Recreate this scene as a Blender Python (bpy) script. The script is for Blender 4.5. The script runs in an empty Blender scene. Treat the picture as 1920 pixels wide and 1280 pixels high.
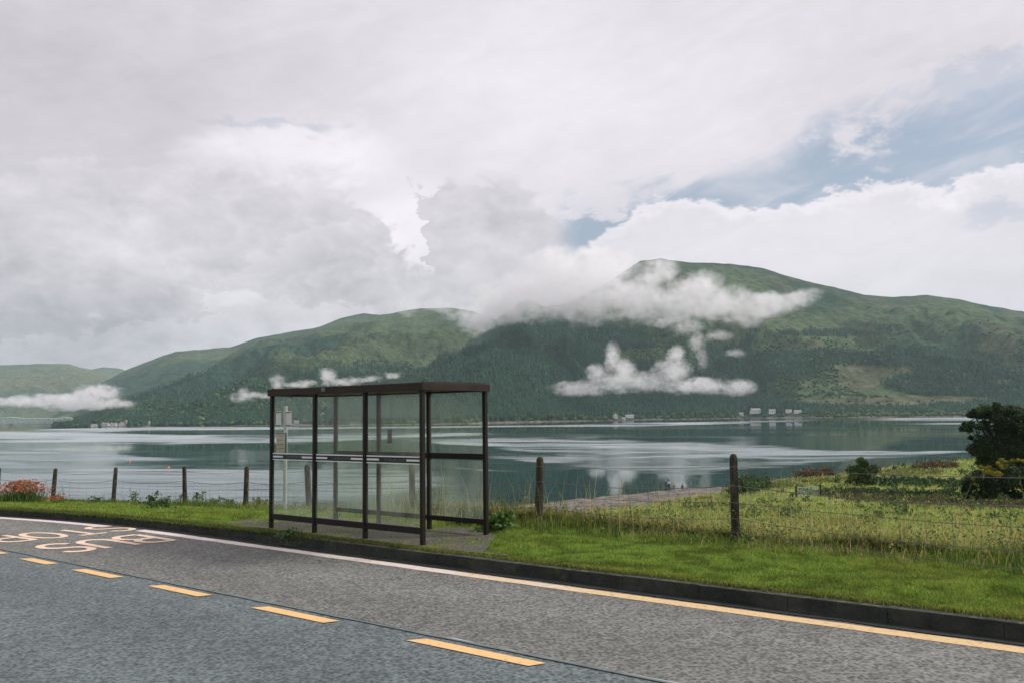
import bpy, bmesh, math, random
import numpy as np
from mathutils import Vector, Matrix
rng = np.random.default_rng(7); random.seed(7)
S = bpy.context.scene; COL = S.collection
R = math.radians
# ------------------------------------------------------------------ camera
FPX = 1700.0                       # focal length in photo pixels (1920 wide)
PITCH = math.atan(141/FPX); ROLL = math.atan(0.0125)
cF = np.array([0, math.cos(PITCH), math.sin(PITCH)])
_R = np.array([1., 0, 0]); _U = np.array([0, -math.sin(PITCH), math.cos(PITCH)])
cR = _R*math.cos(ROLL) - _U*math.sin(ROLL); cU = _U*math.cos(ROLL) + _R*math.sin(ROLL)
cam = bpy.data.cameras.new('camera'); camo = bpy.data.objects.new('camera', cam); COL.objects.link(camo)
cam.sensor_width = 36; cam.lens = FPX/1920*36; cam.clip_start = 0.1; cam.clip_end = 40000
camo.matrix_world = Matrix(((cR[0], cU[0], -cF[0], 0), (cR[1], cU[1], -cF[1], 0), (cR[2], cU[2], -cF[2], 0), (0, 0, 0, 1)))
S.camera = camo
S.render.engine = 'CYCLES'
S.cycles.use_denoising = True
S.cycles.max_bounces = 14; S.cycles.diffuse_bounces = 2; S.cycles.glossy_bounces = 3
S.cycles.transparent_max_bounces = 24; S.cycles.volume_bounces = 12
S.cycles.volume_step_rate = 1.0; S.cycles.volume_max_steps = 128
S.view_settings.view_transform = 'Standard'; S.view_settings.look = 'None'
S.view_settings.gamma = 1.0; S.view_settings.exposure = 0.05
S.render.film_transparent = False

def ray(px, py):
    return cF + cR*(px-960)/FPX - cU*(py-640)/FPX
def to_px(P):
    P = np.asarray(P, float); z = P@cF
    return 960+FPX*(P@cR)/z, 640-FPX*(P@cU)/z
def tan_el(px, py):                # bearing X/Y and elevation Z/Y of a pixel
    v = ray(px, py); return v[0]/v[1], v[2]/v[1]
def azel(px, py):
    v = ray(px, py); return math.degrees(math.atan2(v[0], v[1])), math.degrees(math.atan2(v[2], math.hypot(v[0], v[1])))

# ------------------------------------------------------------------ node expression helper
class NT:
    def __init__(s, tree): s.t = tree; s.n = tree.nodes; s.l = tree.links
    def node(s, typ, **kw):
        n = s.n.new(typ)
        for k, v in kw.items(): setattr(n, k, v)
        return n
    def put(s, sock, v):
        if v is None: return
        if isinstance(v, bpy.types.NodeSocket): s.l.new(v, sock)
        else:
            try: sock.default_value = v
            except Exception:
                sock.default_value = (v, v, v) if len(sock.default_value) == 3 else (v, v, v, 1)
    def m(s, op, a, b=None, c=None, clamp=False):
        n = s.node('ShaderNodeMath', operation=op, use_clamp=clamp)
        s.put(n.inputs[0], a); s.put(n.inputs[1], b); s.put(n.inputs[2], c); return n.outputs[0]
    def add(s, a, b): return s.m('ADD', a, b)
    def sub(s, a, b): return s.m('SUBTRACT', a, b)
    def mul(s, a, b): return s.m('MULTIPLY', a, b)
    def mad(s, a, b, c): return s.m('MULTIPLY_ADD', a, b, c)
    def mx(s, a, b): return s.m('MAXIMUM', a, b)
    def mn(s, a, b): return s.m('MINIMUM', a, b)
    def ss(s, x, lo, hi, a=0., b=1.):
        n = s.node('ShaderNodeMapRange', interpolation_type='SMOOTHSTEP')
        s.put(n.inputs['Value'], x); s.put(n.inputs['From Min'], lo); s.put(n.inputs['From Max'], hi)
        s.put(n.inputs['To Min'], a); s.put(n.inputs['To Max'], b); return n.outputs[0]
    def lin(s, x, lo, hi, a=0., b=1.):
        n = s.node('ShaderNodeMapRange'); s.put(n.inputs['Value'], x); s.put(n.inputs['From Min'], lo); s.put(n.inputs['From Max'], hi)
        s.put(n.inputs['To Min'], a); s.put(n.inputs['To Max'], b); return n.outputs[0]
    def xyz(s, x, y, z=0.):
        n = s.node('ShaderNodeCombineXYZ'); s.put(n.inputs[0], x); s.put(n.inputs[1], y); s.put(n.inputs[2], z); return n.outputs[0]
    def sep(s, v):
        n = s.node('ShaderNodeSeparateXYZ'); s.put(n.inputs[0], v); return n.outputs[0], n.outputs[1], n.outputs[2]
    def vm(s, op, a, b=None):
        n = s.node('ShaderNodeVectorMath', operation=op); s.put(n.inputs[0], a)
        if b is not None: s.put(n.inputs[1], b)
        return n.outputs['Value'] if op in ('LENGTH', 'DOT_PRODUCT', 'DISTANCE') else n.outputs[0]
    def noise(s, v, scale, detail=4, rough=.55, dist=0., lac=2.0):
        n = s.node('ShaderNodeTexNoise'); s.put(n.inputs['Vector'], v); n.inputs['Scale'].default_value = scale
        n.inputs['Detail'].default_value = detail; n.inputs['Roughness'].default_value = rough
        n.inputs['Distortion'].default_value = dist; n.inputs['Lacunarity'].default_value = lac
        return n.outputs['Fac']
    def mix(s, f, a, b):
        n = s.node('ShaderNodeMix', data_type='RGBA'); s.put(n.inputs[0], f)
        for sock, v in ((n.inputs[6], a), (n.inputs[7], b)):
            if isinstance(v, (tuple, list)): sock.default_value = (*v[:3], 1)
            else: s.put(sock, v)
        return n.outputs[2]
    def curve(s, x, pts, xr, yr):   # piecewise function through pts
        n = s.node('ShaderNodeFloatCurve'); c = n.mapping.curves[0]
        q = sorted(((p[0]-xr[0])/(xr[1]-xr[0]), (p[1]-yr[0])/(yr[1]-yr[0])) for p in pts)
        while len(c.points) < len(q): c.points.new(.5, .5)
        for cp, p in zip(c.points, q): cp.location = p; cp.handle_type = 'AUTO_CLAMPED'
        n.mapping.update()
        s.put(n.inputs['Value'], s.lin(x, xr[0], xr[1])); return s.lin(n.outputs[0], 0., 1., yr[0], yr[1])

# ------------------------------------------------------------------ world: sky and clouds
HAZE = 3.8e-5
SUN_EL, SUN_AZ = R(42), R(78)      # azimuth clockwise from +Y
w = bpy.data.worlds.new('World'); S.world = w; w.use_nodes = True
N = NT(w.node_tree); w.node_tree.nodes.clear()
sky = N.node('ShaderNodeTexSky', sky_type='NISHITA'); sky.sun_disc = False
sky.sun_elevation = SUN_EL; sky.sun_rotation = SUN_AZ; sky.air_density = 1.0; sky.dust_density = 2.0; sky.ozone_density = 2.0
tc = N.node('ShaderNodeTexCoord'); D = tc.outputs['Generated']
X, Y, Z = N.sep(D)
AZ = N.mul(N.m('ARCTAN2', X, Y), 57.29578)
EL = N.mul(N.m('ARCSINE', Z), 57.29578)
P0 = N.xyz(N.mul(AZ, .1), N.mul(EL, .17), 0.)
nb = N.noise(P0, .45, 3, .5)
nm_ = N.noise(P0, 1.1, 8, .58, .35)
nf = N.noise(P0, 2.6, 9, .62, .3)
nh = N.noise(P0, 7.0, 6, .6, .2)
Pst = N.xyz(N.mad(EL, .05, N.mul(AZ, .05)), N.mad(AZ, -.08, N.mul(EL, .22)), 4.)
nstreak = N.noise(Pst, 1.6, 7, .6, .6)
def ell(px, py, rx, ry, warp=1.0, ang=0.0):     # soft field, 1 in the middle, 0 at the rim
    a, e = azel(px, py); ax = rx/FPX*57.3; ay = ry/FPX*57.3
    dx = N.sub(N.mad(N.sub(nm_, .5), 5*warp, AZ), a); dy = N.sub(N.mad(N.sub(nf, .5), 3.6*warp, EL), e)
    c, s_ = math.cos(R(ang)), math.sin(R(ang))
    gx = N.mad(dx, c/ax, N.mul(dy, s_/ax)); gy = N.mad(dx, -s_/ay, N.mul(dy, c/ay))
    return N.sub(1., N.m('SQRT', N.mad(gx, gx, N.mul(gy, gy))))
AR = (-45., 45.); ER = (-5., 40.)
lowpts = [azel(*p) for p in [(700,640),(960,560),(1040,500),(1085,470),(1120,455),(1165,425),(1200,390),(1260,378),(1340,388),(1400,392),(1480,385),(1560,362),(1630,345),(1700,352),(1760,368),(1820,345),(1870,315),(1920,300),(2100,260)]]
uppts = [azel(*p) for p in [(900,520),(1000,430),(1060,375),(1150,362),(1250,340),(1330,330),(1400,318),(1480,280),(1530,225),(1600,205),(1700,185),(1800,170),(1920,135),(2100,60)]]
low = N.curve(AZ, lowpts, AR, ER); up = N.curve(AZ, uppts, AR, ER)
bill = N.mad(N.sub(nf, .5), 3.4, N.mul(N.sub(nh, .5), 2.2))
dlow = N.add(N.sub(EL, low), bill)              # > 0 above the cumulus bank
dup = N.add(N.sub(up, EL), N.add(N.mul(N.sub(nstreak, .5), 6.5), N.mul(N.sub(nf, .5), 3.5)))
gap = N.mul(N.ss(dlow, -.10, .42), N.ss(dup, -.9, 1.5))
inaz = N.mul(N.ss(AZ, 2.5, 4.5), N.ss(AZ, 46, 40)); gap = N.mul(gap, inaz)
# small torn clouds in the gap and veils over it
veil = N.ss(nstreak, .44, .72); puff = N.ss(N.add(ell(1600, 255, 120, 62, 1.8, -25), N.mul(N.sub(nh, .5), 2.6)), .20, 1.15)
puff2 = N.ss(N.add(ell(1110, 385, 90, 40, 1.5), N.mul(N.sub(nh, .5), 1.6)), .1, .55)
gap = N.mul(gap, N.sub(1., N.mul(veil, .5))); gap = N.mul(gap, N.sub(1., N.mul(puff, .9))); gap = N.mul(gap, N.sub(1., N.mul(puff2, .85)))
thin = N.mul(N.ss(N.add(ell(1840, 150, 260, 60, 1.5), N.mul(N.sub(nh, .5), 1.2)), .2, .8), .45)
thin2 = N.mul(N.ss(N.add(ell(520, 235, 260, 26, .9), N.mul(N.sub(nh, .5), 1.3)), .35, .95), .4)
thin3 = N.mul(N.ss(N.add(ell(1880, 405, 110, 30, 1.2), N.mul(N.sub(nh, .5), 1.2)), .15, .8), .45)
gap = N.mx(gap, N.mx(thin, N.mx(thin2, thin3)))
# cloud brightness
def tone(b, amp, *e, lo=0., hi=1., **k): return N.mad(N.ss(ell(*e, **k), lo, hi), amp, b)
tex = N.add(N.mul(N.sub(nf, .5), .55), N.add(N.mul(N.sub(nm_, .5), .5), N.mul(N.sub(nh, .5), .28)))
b = N.mad(N.sub(nb, .5), .10, .765)
b = N.mad(N.sub(nstreak, .5), .17, b)
b = N.mad(tex, .22, b)
b = tone(b, -.15, 60, 130, 800, 330)
b = tone(b, .09, 1050, 190, 560, 280, warp=.6)
b = tone(b, .06, 1550, 470, 620, 150, warp=.6)
b = tone(b, .20, 590, 285, 230, 75, hi=.8, warp=1.5)
b = tone(b, .13, 400, 290, 110, 40, hi=.8, warp=1.5)
b = tone(b, .20, 770, 430, 150, 130, hi=.8)
bil = N.sub(1., N.m('ABSOLUTE', N.mul(N.sub(N.noise(N.vm('ADD', P0, (9., 3., 0.)), 2.1, 6, .55, .2), .5), 5.)))     # puffy lumps
AZW = N.add(AZ, N.add(N.mul(N.sub(nf, .5), 10.), N.add(N.mul(N.sub(nh, .5), 1.6), N.mul(N.sub(nm_, .5), 6.))))
def bank(b, pts, body, edge, soft=.22, amp=3.0, k=1.):
    """a cumulus bank below an outline: bright lit edge, shaded lumpy body"""
    c = N.curve(AZW, [azel(*p) for p in pts], AR, ER)
    lump = N.mad(N.sub(nf, .5), amp, N.mad(N.sub(nm_, .5), amp*1.2, N.mad(N.sub(nh, .5), 2.2, N.mul(bil, .55))))
    d = N.add(N.sub(c, EL), lump); m_ = N.mul(N.ss(d, 0., soft), k)
    t_ = N.add(N.mul(N.ss(d, 1.3, .0), edge), N.mad(tex, .85, N.mad(bil, .085, N.mad(N.sub(nb, .5), .25, body))))
    return N.mad(m_, N.sub(t_, b), b)
b = bank(b, [(-300, 380), (0, 335), (120, 300), (250, 318), (330, 285), (470, 305), (560, 345), (640, 400), (740, 470), (800, 560), (1100, 800)], .63, .07, soft=.9, k=.75)
b = bank(b, [(-300, 640), (0, 600), (150, 560), (300, 500), (420, 440), (520, 405), (590, 365), (640, 355), (700, 400), (745, 470), (800, 515), (860, 540), (1000, 640), (1300, 800)], .60, .12, soft=1.0, k=.85)
b = bank(b, [(600, 900), (760, 600), (785, 440), (800, 350), (840, 325), (880, 345), (930, 325), (990, 345), (1040, 400), (1085, 470), (1140, 540), (1260, 660), (1500, 800)], .605, .13, soft=1.1, k=.9)
b = bank(b, [(-300, 900), (250, 760), (380, 620), (430, 560), (480, 490), (530, 470), (570, 445), (620, 425), (680, 445), (720, 505), (780, 560), (840, 680), (1000, 900)], .585, .11, soft=.6, k=.75)
b = bank(b, [(-300, 470), (-50, 440), (60, 425), (160, 440), (250, 425), (330, 470), (420, 560), (520, 700), (700, 900)], .615, .09, soft=.8, k=.6)
b = bank(b, [(-300, 700), (60, 640), (130, 605), (240, 590), (330, 612), (400, 600), (470, 560), (560, 575), (640, 560), (720, 600), (820, 590), (960, 640), (1100, 800)], .67, .09, soft=.6, k=.8)
b = tone(b, -.21, -60, 640, 700, 240)
rim = N.mul(N.mul(N.ss(dlow, -1.1, -.1), N.ss(dlow, .5, -.05)), inaz)
b = N.mad(rim, .09, b)
cool = N.ss(b, .40, .72)
cc = N.mix(cool, (1.0, .95, 1.03), (1.015, .95, 1.02))
cloud = N.vm('MULTIPLY', cc, N.xyz(b, b, b))
cloudE = N.vm('MULTIPLY', cloud, (10., 10., 10.))
skyc = N.mix(.62, sky.outputs[0], (4.0, 4.55, 5.6))
col = N.mix(gap, cloudE, skyc)
bg = N.node('ShaderNodeBackground'); N.put(bg.inputs[0], col); bg.inputs[1].default_value = 0.1
wo = N.node('ShaderNodeOutputWorld'); N.l.new(bg.outputs[0], wo.inputs[0])
w.cycles.sampling_method = 'MANUAL'; w.cycles.sample_map_resolution = 512
sl = bpy.data.lights.new('sun', 'SUN'); sl.energy = 3.4; sl.angle = R(12); sl.color = (1., .95, .88)
so = bpy.data.objects.new('sun', sl); COL.objects.link(so)
sdir = Vector((math.sin(SUN_AZ)*math.cos(SUN_EL), math.cos(SUN_AZ)*math.cos(SUN_EL), math.sin(SUN_EL)))
so.rotation_euler = sdir.to_track_quat('Z', 'Y').to_euler()

# ------------------------------------------------------------------ numpy noise
def _h(ix, iy, sd):
    n = (ix*374761393 + iy*668265263 + sd*1442695041) & 0xffffffff
    n = ((n ^ (n >> 13))*1274126177) & 0xffffffff
    return ((n ^ (n >> 16)) & 0xffff)/65535.0
def vnoise(x, y, sd=0):
    x = np.asarray(x, float); y = np.asarray(y, float)
    ix = np.floor(x).astype(np.int64); iy = np.floor(y).astype(np.int64); fx = x-ix; fy = y-iy
    fx = fx*fx*(3-2*fx); fy = fy*fy*(3-2*fy)
    a = _h(ix, iy, sd); b_ = _h(ix+1, iy, sd); c = _h(ix, iy+1, sd); d = _h(ix+1, iy+1, sd)
    return (a*(1-fx)+b_*fx)*(1-fy)+(c*(1-fx)+d*fx)*fy
def fbm(x, y, o=4, sd=0):
    s_ = 0; a = .5; t = 0
    for i in range(o):
        s_ = s_ + a*vnoise(x*2**i+17.3*i, y*2**i-9.1*i, sd+i); t += a; a *= .5
    return s_/t
def sstep(x, a, b_):
    t = np.clip((np.asarray(x, float)-a)/(b_-a), 0, 1); return t*t*(3-2*t)

# ------------------------------------------------------------------ ground functions (eye at 0,0,0; water at -12.5)
WZ = -12.5; ZR = -1.83
uh = np.array([-.771, .636]); vh = np.array([.636, .771])
def curve(u):
    u = np.asarray(u, float); a = np.clip(u-14, 0, 6); return -.022*a*a - .264*np.clip(u-20, 0, 60)
def uw(x, y):
    u = x*uh[0]+y*uh[1]; v = x*vh[0]+y*vh[1]; return u, v-8.27-curve(u)
def xy(u, w_):
    v = np.asarray(w_)+8.27+curve(u); return np.asarray(u)*uh[0]+v*vh[0], np.asarray(u)*uh[1]+v*vh[1]
def wedge(u): return 3.2+2.6*sstep(u, 13, 21)
def zverge(u, w_):
    return -1.695 - .085*sstep(u, 11, 19)*w_ + .10*sstep(u, 6, -2)*np.clip(w_-.3, 0, 4)*.3
_ys = [(-3, 60), (-.95, 80), (-.4, 88), (-.2, 92), (-.08, 108), (-.03, 126), (.024, 134), (.14, 147), (.17, 154), (.25, 165), (.33, 185), (.41, 207), (.49, 231), (.6, 260), (1.5, 420)]
def Ys(t): return np.interp(t, [p[0] for p in _ys], [p[1] for p in _ys])
def BW(t): return 32-17*sstep(t, .17, .33)
def zt(x, y, bump=True):
    x = np.asarray(x, float); y = np.asarray(y, float)
    u, w_ = uw(x, y)
    z = np.where(w_ < 0, ZR, zverge(u, w_))
    yy = np.maximum(y, .5); t = np.clip(x/yy, -.95, 1.5)
    Ye = np.full_like(t, 12.)
    for _ in range(12):
        ue = (-.771*t+.636)*Ye; ve = wedge(ue)+8.27+curve(ue); Ye = .5*Ye + .5*np.clip(ve/(.771+.636*t), 3, 120)
    ue = (-.771*t+.636)*Ye; ze = zverge(ue, wedge(ue))
    ys = Ys(t); lo = sstep(t, -.1, .1)                     # right: low flat land before the beach
    bw = BW(t); Ya = np.minimum(118*lo+(ys-22)*(1-lo), ys-bw-6); za = -11.0*lo+-11.6*(1-lo)
    f = np.clip((y-Ye)/(Ya-Ye), 0, 1)
    zf = ze+(za-ze)*(1-(1-f)**(1.25))
    Yb = ys-bw; zb = -11.4-.35*(1-bw/32)
    f2 = np.clip((y-Ya)/np.maximum(Yb-Ya, 1), 0, 1)
    zf = np.where(y > Ya, za+(zb-za)*f2, zf)
    zf = np.where(y > Yb, zb+(WZ-zb)*(y-Yb)/bw, zf)
    zf = np.where(y > ys+40, WZ+(WZ-zb)*-2, zf)
    if bump: zf = zf + (fbm(x*.35, y*.35, 3, 5)-.5)*.35*np.clip((y-Ye)/6, 0, 1)*np.clip((ys-y)/10, .15, 1)
    out = (w_ > wedge(u)) & (y > Ye) & (y > 2)
    return np.where(out, zf, z)
def place(px, py):
    v = ray(px, py); ts = np.concatenate([np.linspace(2, 60, 6000), np.linspace(60, 400, 8000)[1:]])
    P = ts[:, None]*v; h = P[:, 2]-zt(P[:, 0], P[:, 1])
    i = int(np.argmax(h < 0)); 
    if h[i] >= 0: i = len(ts)-1
    return P[i]

def place_v(px, py):                # on the verge surface, carried on past its edge
    v = ray(px, py); P = np.linspace(6, 60, 30000)[:, None]*v; u_, w_ = uw(P[:, 0], P[:, 1]); h = P[:, 2]-np.where(w_ < 0, ZR, zverge(u_, w_))
    i = int(np.argmax(h < 0)); i = i if h[i] < 0 else int(np.argmin(h)); return P[i]
# ------------------------------------------------------------------ materials
MATS = {}
def mat(name, color=(.5, .5, .5), rough=.8, metal=0., spec=.3, var=.0, vscale=3., bump=0., bscale=20., attr=None, trans=0., build=None):
    if name in MATS: return MATS[name]
    m = bpy.data.materials.new(name); m.use_nodes = True; n = NT(m.node_tree); p = m.node_tree.nodes['Principled BSDF']
    out = m.node_tree.nodes['Material Output']
    p.inputs['Roughness'].default_value = rough; p.inputs['Metallic'].default_value = metal; p.inputs['Specular IOR Level'].default_value = spec
    co = n.node('ShaderNodeTexCoord').outputs['Object']
    c = None
    if attr:
        a = n.node('ShaderNodeAttribute'); a.attribute_name = attr; c = a.outputs['Color']
    if c is None:
        rgb = n.node('ShaderNodeRGB'); rgb.outputs[0].default_value = (*color, 1); c = rgb.outputs[0]
    if var:
        f = n.lin(n.noise(co, vscale, 5, .6), .25, .75, 1-var, 1+var); c = n.vm('MULTIPLY', c, n.xyz(f, f, f))
    n.put(p.inputs['Base Color'], c)
    if bump:
        bn = n.node('ShaderNodeBump'); bn.inputs['Strength'].default_value = bump; bn.inputs['Distance'].default_value = .02
        n.put(bn.inputs['Height'], n.noise(co, bscale, 5, .6)); n.l.new(bn.outputs[0], p.inputs['Normal'])
    if trans:
        t = n.node('ShaderNodeBsdfTranslucent'); n.put(t.inputs[0], c); mx = n.node('ShaderNodeMixShader'); mx.inputs[0].default_value = trans
        n.l.new(p.outputs[0], mx.inputs[1]); n.l.new(t.outputs[0], mx.inputs[2]); n.l.new(mx.outputs[0], out.inputs[0])
    if build: build(n, p, co, out)
    MATS[name] = m; return m

# ------------------------------------------------------------------ mesh helpers
def tag(o, label=None, cat=None, group=None, kind=None):
    if label: o['label'] = label
    if cat: o['category'] = cat
    if group: o['group'] = group
    if kind: o['kind'] = kind
    return o
def thing(name, label, cat, loc=(0, 0, 0), rz=0., group=None):
    o = bpy.data.objects.new(name, None); COL.objects.link(o); o.location = loc; o.rotation_euler = (0, 0, rz)
    o.empty_display_size = .3
    return tag(o, label, cat, group)
def link(name, me, m=None, parent=None, **k):
    o = bpy.data.objects.new(name, me); COL.objects.link(o)
    if m: me.materials.append(m)
    if parent: o.parent = parent
    return tag(o, **k)
def npmesh(name, V, F, colors=None, smooth=False):
    """V (n,3); F (m,k) same k"""
    V = np.asarray(V, np.float32); F = np.asarray(F, np.int32); me = bpy.data.meshes.new(name); k = F.shape[1]
    me.vertices.add(len(V)); me.vertices.foreach_set('co', V.ravel())
    me.loops.add(F.size); me.loops.foreach_set('vertex_index', F.ravel())
    me.polygons.add(len(F)); me.polygons.foreach_set('loop_start', np.arange(len(F), dtype=np.int32)*k)
    me.polygons.foreach_set('loop_total', np.full(len(F), k, np.int32))
    if smooth: me.polygons.foreach_set('use_smooth', np.ones(len(F), bool))
    me.update(calc_edges=True)
    if colors is not None:
        a = me.color_attributes.new('col', 'FLOAT_COLOR', 'POINT'); c = np.ones((len(V), 4), np.float32); c[:, :3] = colors
        a.data.foreach_set('color', c.ravel())
    return me
def gridmesh(name, X_, Y_, Z_, colors=None, smooth=True):
    n, m_ = X_.shape; V = np.stack([X_, Y_, Z_], -1).reshape(-1, 3)
    i = np.arange(n*m_).reshape(n, m_); F = np.stack([i[:-1, :-1], i[1:, :-1], i[1:, 1:], i[:-1, 1:]], -1).reshape(-1, 4)
    return npmesh(name, V, F, colors.reshape(-1, 3) if colors is not None else None, smooth)
class MB:
    def __init__(s): s.bm = bmesh.new()
    def box(s, c, d, rz=0., M=None):
        m_ = Matrix.Translation(c) @ Matrix.Rotation(rz, 4, 'Z') @ Matrix.Diagonal((*d, 1))
        if M is not None: m_ = M @ m_
        bmesh.ops.create_cube(s.bm, size=1, matrix=m_); return s
    def tube(s, p, q, r0, r1=None, n=10, cap=True):
        p = Vector(p); q = Vector(q); d = q-p; r1 = r0 if r1 is None else r1
        m_ = Matrix.Translation((p+q)/2) @ d.to_track_quat('Z', 'Y').to_matrix().to_4x4()
        bmesh.ops.create_cone(s.bm, cap_ends=cap, segments=n, radius1=r0, radius2=r1, depth=d.length, matrix=m_); return s
    def ball(s, c, r, sub=2, sc=(1, 1, 1)):
        bmesh.ops.create_icosphere(s.bm, subdivisions=sub, radius=r, matrix=Matrix.Translation(c) @ Matrix.Diagonal((*sc, 1))); return s
    def prism(s, pts, y0, y1, M=None):      # polygon in xz extruded along y
        a = [s.bm.verts.new((x, y0, z)) for x, z in pts]; b_ = [s.bm.verts.new((x, y1, z)) for x, z in pts]
        if M is not None:
            for v in a+b_: v.co = M @ v.co
        n = len(pts); s.bm.faces.new(a[::-1]); s.bm.faces.new(b_)
        for i in range(n): s.bm.faces.new((a[i], a[(i+1) % n], b_[(i+1) % n], b_[i]))
        return s
    def build(s, name, m, parent=None, bevel=0., smooth=False, **k):
        bmesh.ops.recalc_face_normals(s.bm, faces=s.bm.faces[:])
        me = bpy.data.meshes.new(name); s.bm.to_mesh(me); s.bm.free()
        if smooth: me.polygons.foreach_set('use_smooth', np.ones(len(me.polygons), bool))
        o = link(name, me, m, parent, **k)
        if bevel:
            b_ = o.modifiers.new('bevel', 'BEVEL'); b_.width = bevel; b_.segments = 2; b_.limit_method = 'ANGLE'
        return o
def copy_tree(o, parent=None):
    c = o.copy(); COL.objects.link(c)
    if parent: c.parent = parent
    for ch in [q for q in o.children]: copy_tree(ch, c)
    return c
def P3(p): return Vector((float(p[0]), float(p[1]), float(p[2])))

# ------------------------------------------------------------------ road
def asphalt(c1, c2, c3, bias):
    def f(n, p, co, out):
        big = n.noise(co, .35, 4, .55); mid = n.noise(co, 9., 5, .7); fine = n.noise(co, 19., 5, .8)
        vor = n.node('ShaderNodeTexVoronoi'); vor.inputs['Scale'].default_value = 26.; n.put(vor.inputs['Vector'], co)
        g = n.add(n.mul(fine, .7), n.mul(vor.outputs['Distance'], .38))
        c = n.mix(n.ss(g, .32, .68), c1, c2); c = n.mix(n.mul(n.ss(mid, .46, .66), .6), c, c3)
        k = n.mad(n.sub(big, .5), .55, 1.); k = n.mad(n.sub(n.noise(n.vm('MULTIPLY', co, (1, 1, 1)), 1.7, 4, .6), .5), .45, k)
        x_, y_, z_ = n.sep(co); vv = n.mad(x_, .636, n.mul(y_, .771)); vw = n.add(vv, n.mul(n.sub(n.noise(co, .6, 3, .5), .5), .5))
        wp_ = n.m('COSINE', n.mul(vw, 2*math.pi/1.75)); k = n.mul(k, n.mad(wp_, .07, 1.)); k = n.mul(k, n.ss(vv, 8.22, 7.75, .62, 1.))
        c = n.vm('MULTIPLY', c, n.xyz(k, k, k)); n.put(p.inputs['Base Color'], c)
        bn = n.node('ShaderNodeBump'); bn.inputs['Strength'].default_value = .9; bn.inputs['Distance'].default_value = .012
        n.put(bn.inputs['Height'], g); n.l.new(bn.outputs[0], p.inputs['Normal'])
    return f
m_lane = mat('blue_grey_asphalt', rough=.62, spec=.35, build=asphalt((.016, .027, .030), (.145, .174, .176), (.036, .050, .052), 0))
m_bay = mat('old_grey_asphalt', rough=.72, spec=.3, build=asphalt((.036, .036, .033), (.205, .208, .192), (.056, .058, .052), 0))
def strip(u0, u1, w0, w1, z0, z1=None, nu=200, nw=2, wob=0.):
    U, W_ = np.meshgrid(np.linspace(u0, u1, nu), np.linspace(w0, w1, nw), indexing='ij')
    if wob: W_[:, 0] += (fbm(U[:, 0]*3, U[:, 0]*0, 3, 3)-.5)*wob; W_[:, -1] += (fbm(U[:, -1]*3, U[:, -1]*0, 3, 9)-.5)*wob
    X_, Y_ = xy(U, W_); Zz = np.interp(W_, [w0, w1], [z0, z0 if z1 is None else z1]); return X_, Y_, Zz
link('road', gridmesh('road', *strip(-60, 60, -12.5, -2.64, ZR, nu=240)), m_lane, kind='structure')
link('bus_bay', gridmesh('bus_bay', *strip(-60, 60, -2.64, .0, ZR+.004, nu=400, wob=.05)), m_bay, kind='structure')
# seam between the two surfacings
m_seam = mat('bitumen_seam', (.12, .15, .145), .7, var=.3, vscale=5)
link('road_seam', gridmesh('road_seam', *strip(-60, 60, -2.70, -2.655, ZR+.008, nu=400, wob=.03)), m_seam, kind='structure')
def worn(c, c2, k):
    def f(n, p, co, out):
        a = n.noise(co, 22., 4, .7); b_ = n.noise(co, 1.1, 4, .6); cc = n.mix(n.ss(b_, .42, .66), c, c2)
        cc = n.mix(n.ss(a, .54, .70, 0., k), cc, (.16, .15, .145)); n.put(p.inputs['Base Color'], cc)
    return f
m_yel = mat('yellow_road_paint', rough=.65, build=worn((.70, .45, .19), (.62, .41, .18), .5))
def linem(n, p, co, out):
    x_ = n.sep(co)[0]; a = n.noise(co, 20., 4, .7); b_ = n.noise(co, 1.3, 4, .6); f = n.ss(n.add(n.mul(x_, .35), n.mul(n.sub(b_, .5), 4.)), -1.2, .8)
    c = n.mix(f, (.62, .54, .51), (.62, .44, .22)); c = n.mix(n.ss(a, .52, .72, 0., .75), c, (.16, .15, .14)); n.put(p.inputs['Base Color'], c)
m_line = mat('edge_line_paint', rough=.65, build=linem)
m_let = mat('lettering_paint', rough=.65, build=worn((.72, .54, .40), (.66, .50, .38), .5))
for u0_, u1_ in ((-60, 14.75), (15.75, 60)): link('edge_line', gridmesh('edge_line', *strip(u0_, u1_, -.415, -.225, ZR+.007, nu=400, wob=.025)), m_line, kind='structure')
m_gut = mat('wet_gutter_grit', (.018, .022, .019), .6, var=.5, vscale=9, bump=.5, bscale=60)
link('gutter', gridmesh('gutter', *strip(-60, 60, -.17, .0, ZR+.012, nu=500, wob=.10)), m_gut, kind='structure')
def quad_on_road(name, u0, u1, w0, w1, z, m, par=None):
    me = gridmesh(name, *strip(u0, u1, w0, w1, z, nu=8)); return link(name, me, m, par)
dsh = [(785, 1197, 1015, 1243), (490, 1137, 632, 1163), (292, 1097, 391, 1115), (147, 1067, 226, 1081), (43, 1047, 102, 1056), (-62, 1027, 11, 1037)]
def road_uw(px, py):
    v = ray(px, py); p = v*(ZR/v[2]); return uw(p[0], p[1])
X_, Y_, V_, F_ = None, None, [], []
us = [road_uw(a, b_)[0] for a, b_, c, d in dsh]; ue_ = [road_uw(c, d)[0] for a, b_, c, d in dsh]
spans = list(zip(ue_, us)); spans = [(spans[0][0]-2.2*k, spans[0][1]-2.2*k) for k in range(1, 8)]+spans+[(spans[-1][0]+2*k, spans[-1][1]+2*k) for k in range(1, 8)]
for a, b_ in spans:
    i = len(V_); q = [xy(a+.03, -2.93), xy(b_+.05, -2.93), xy(b_-.05, -2.79), xy(a-.03, -2.79)]
    V_ += [(float(x), float(y), ZR+.006) for x, y in q]; F_.append((i, i+1, i+2, i+3))
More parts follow.
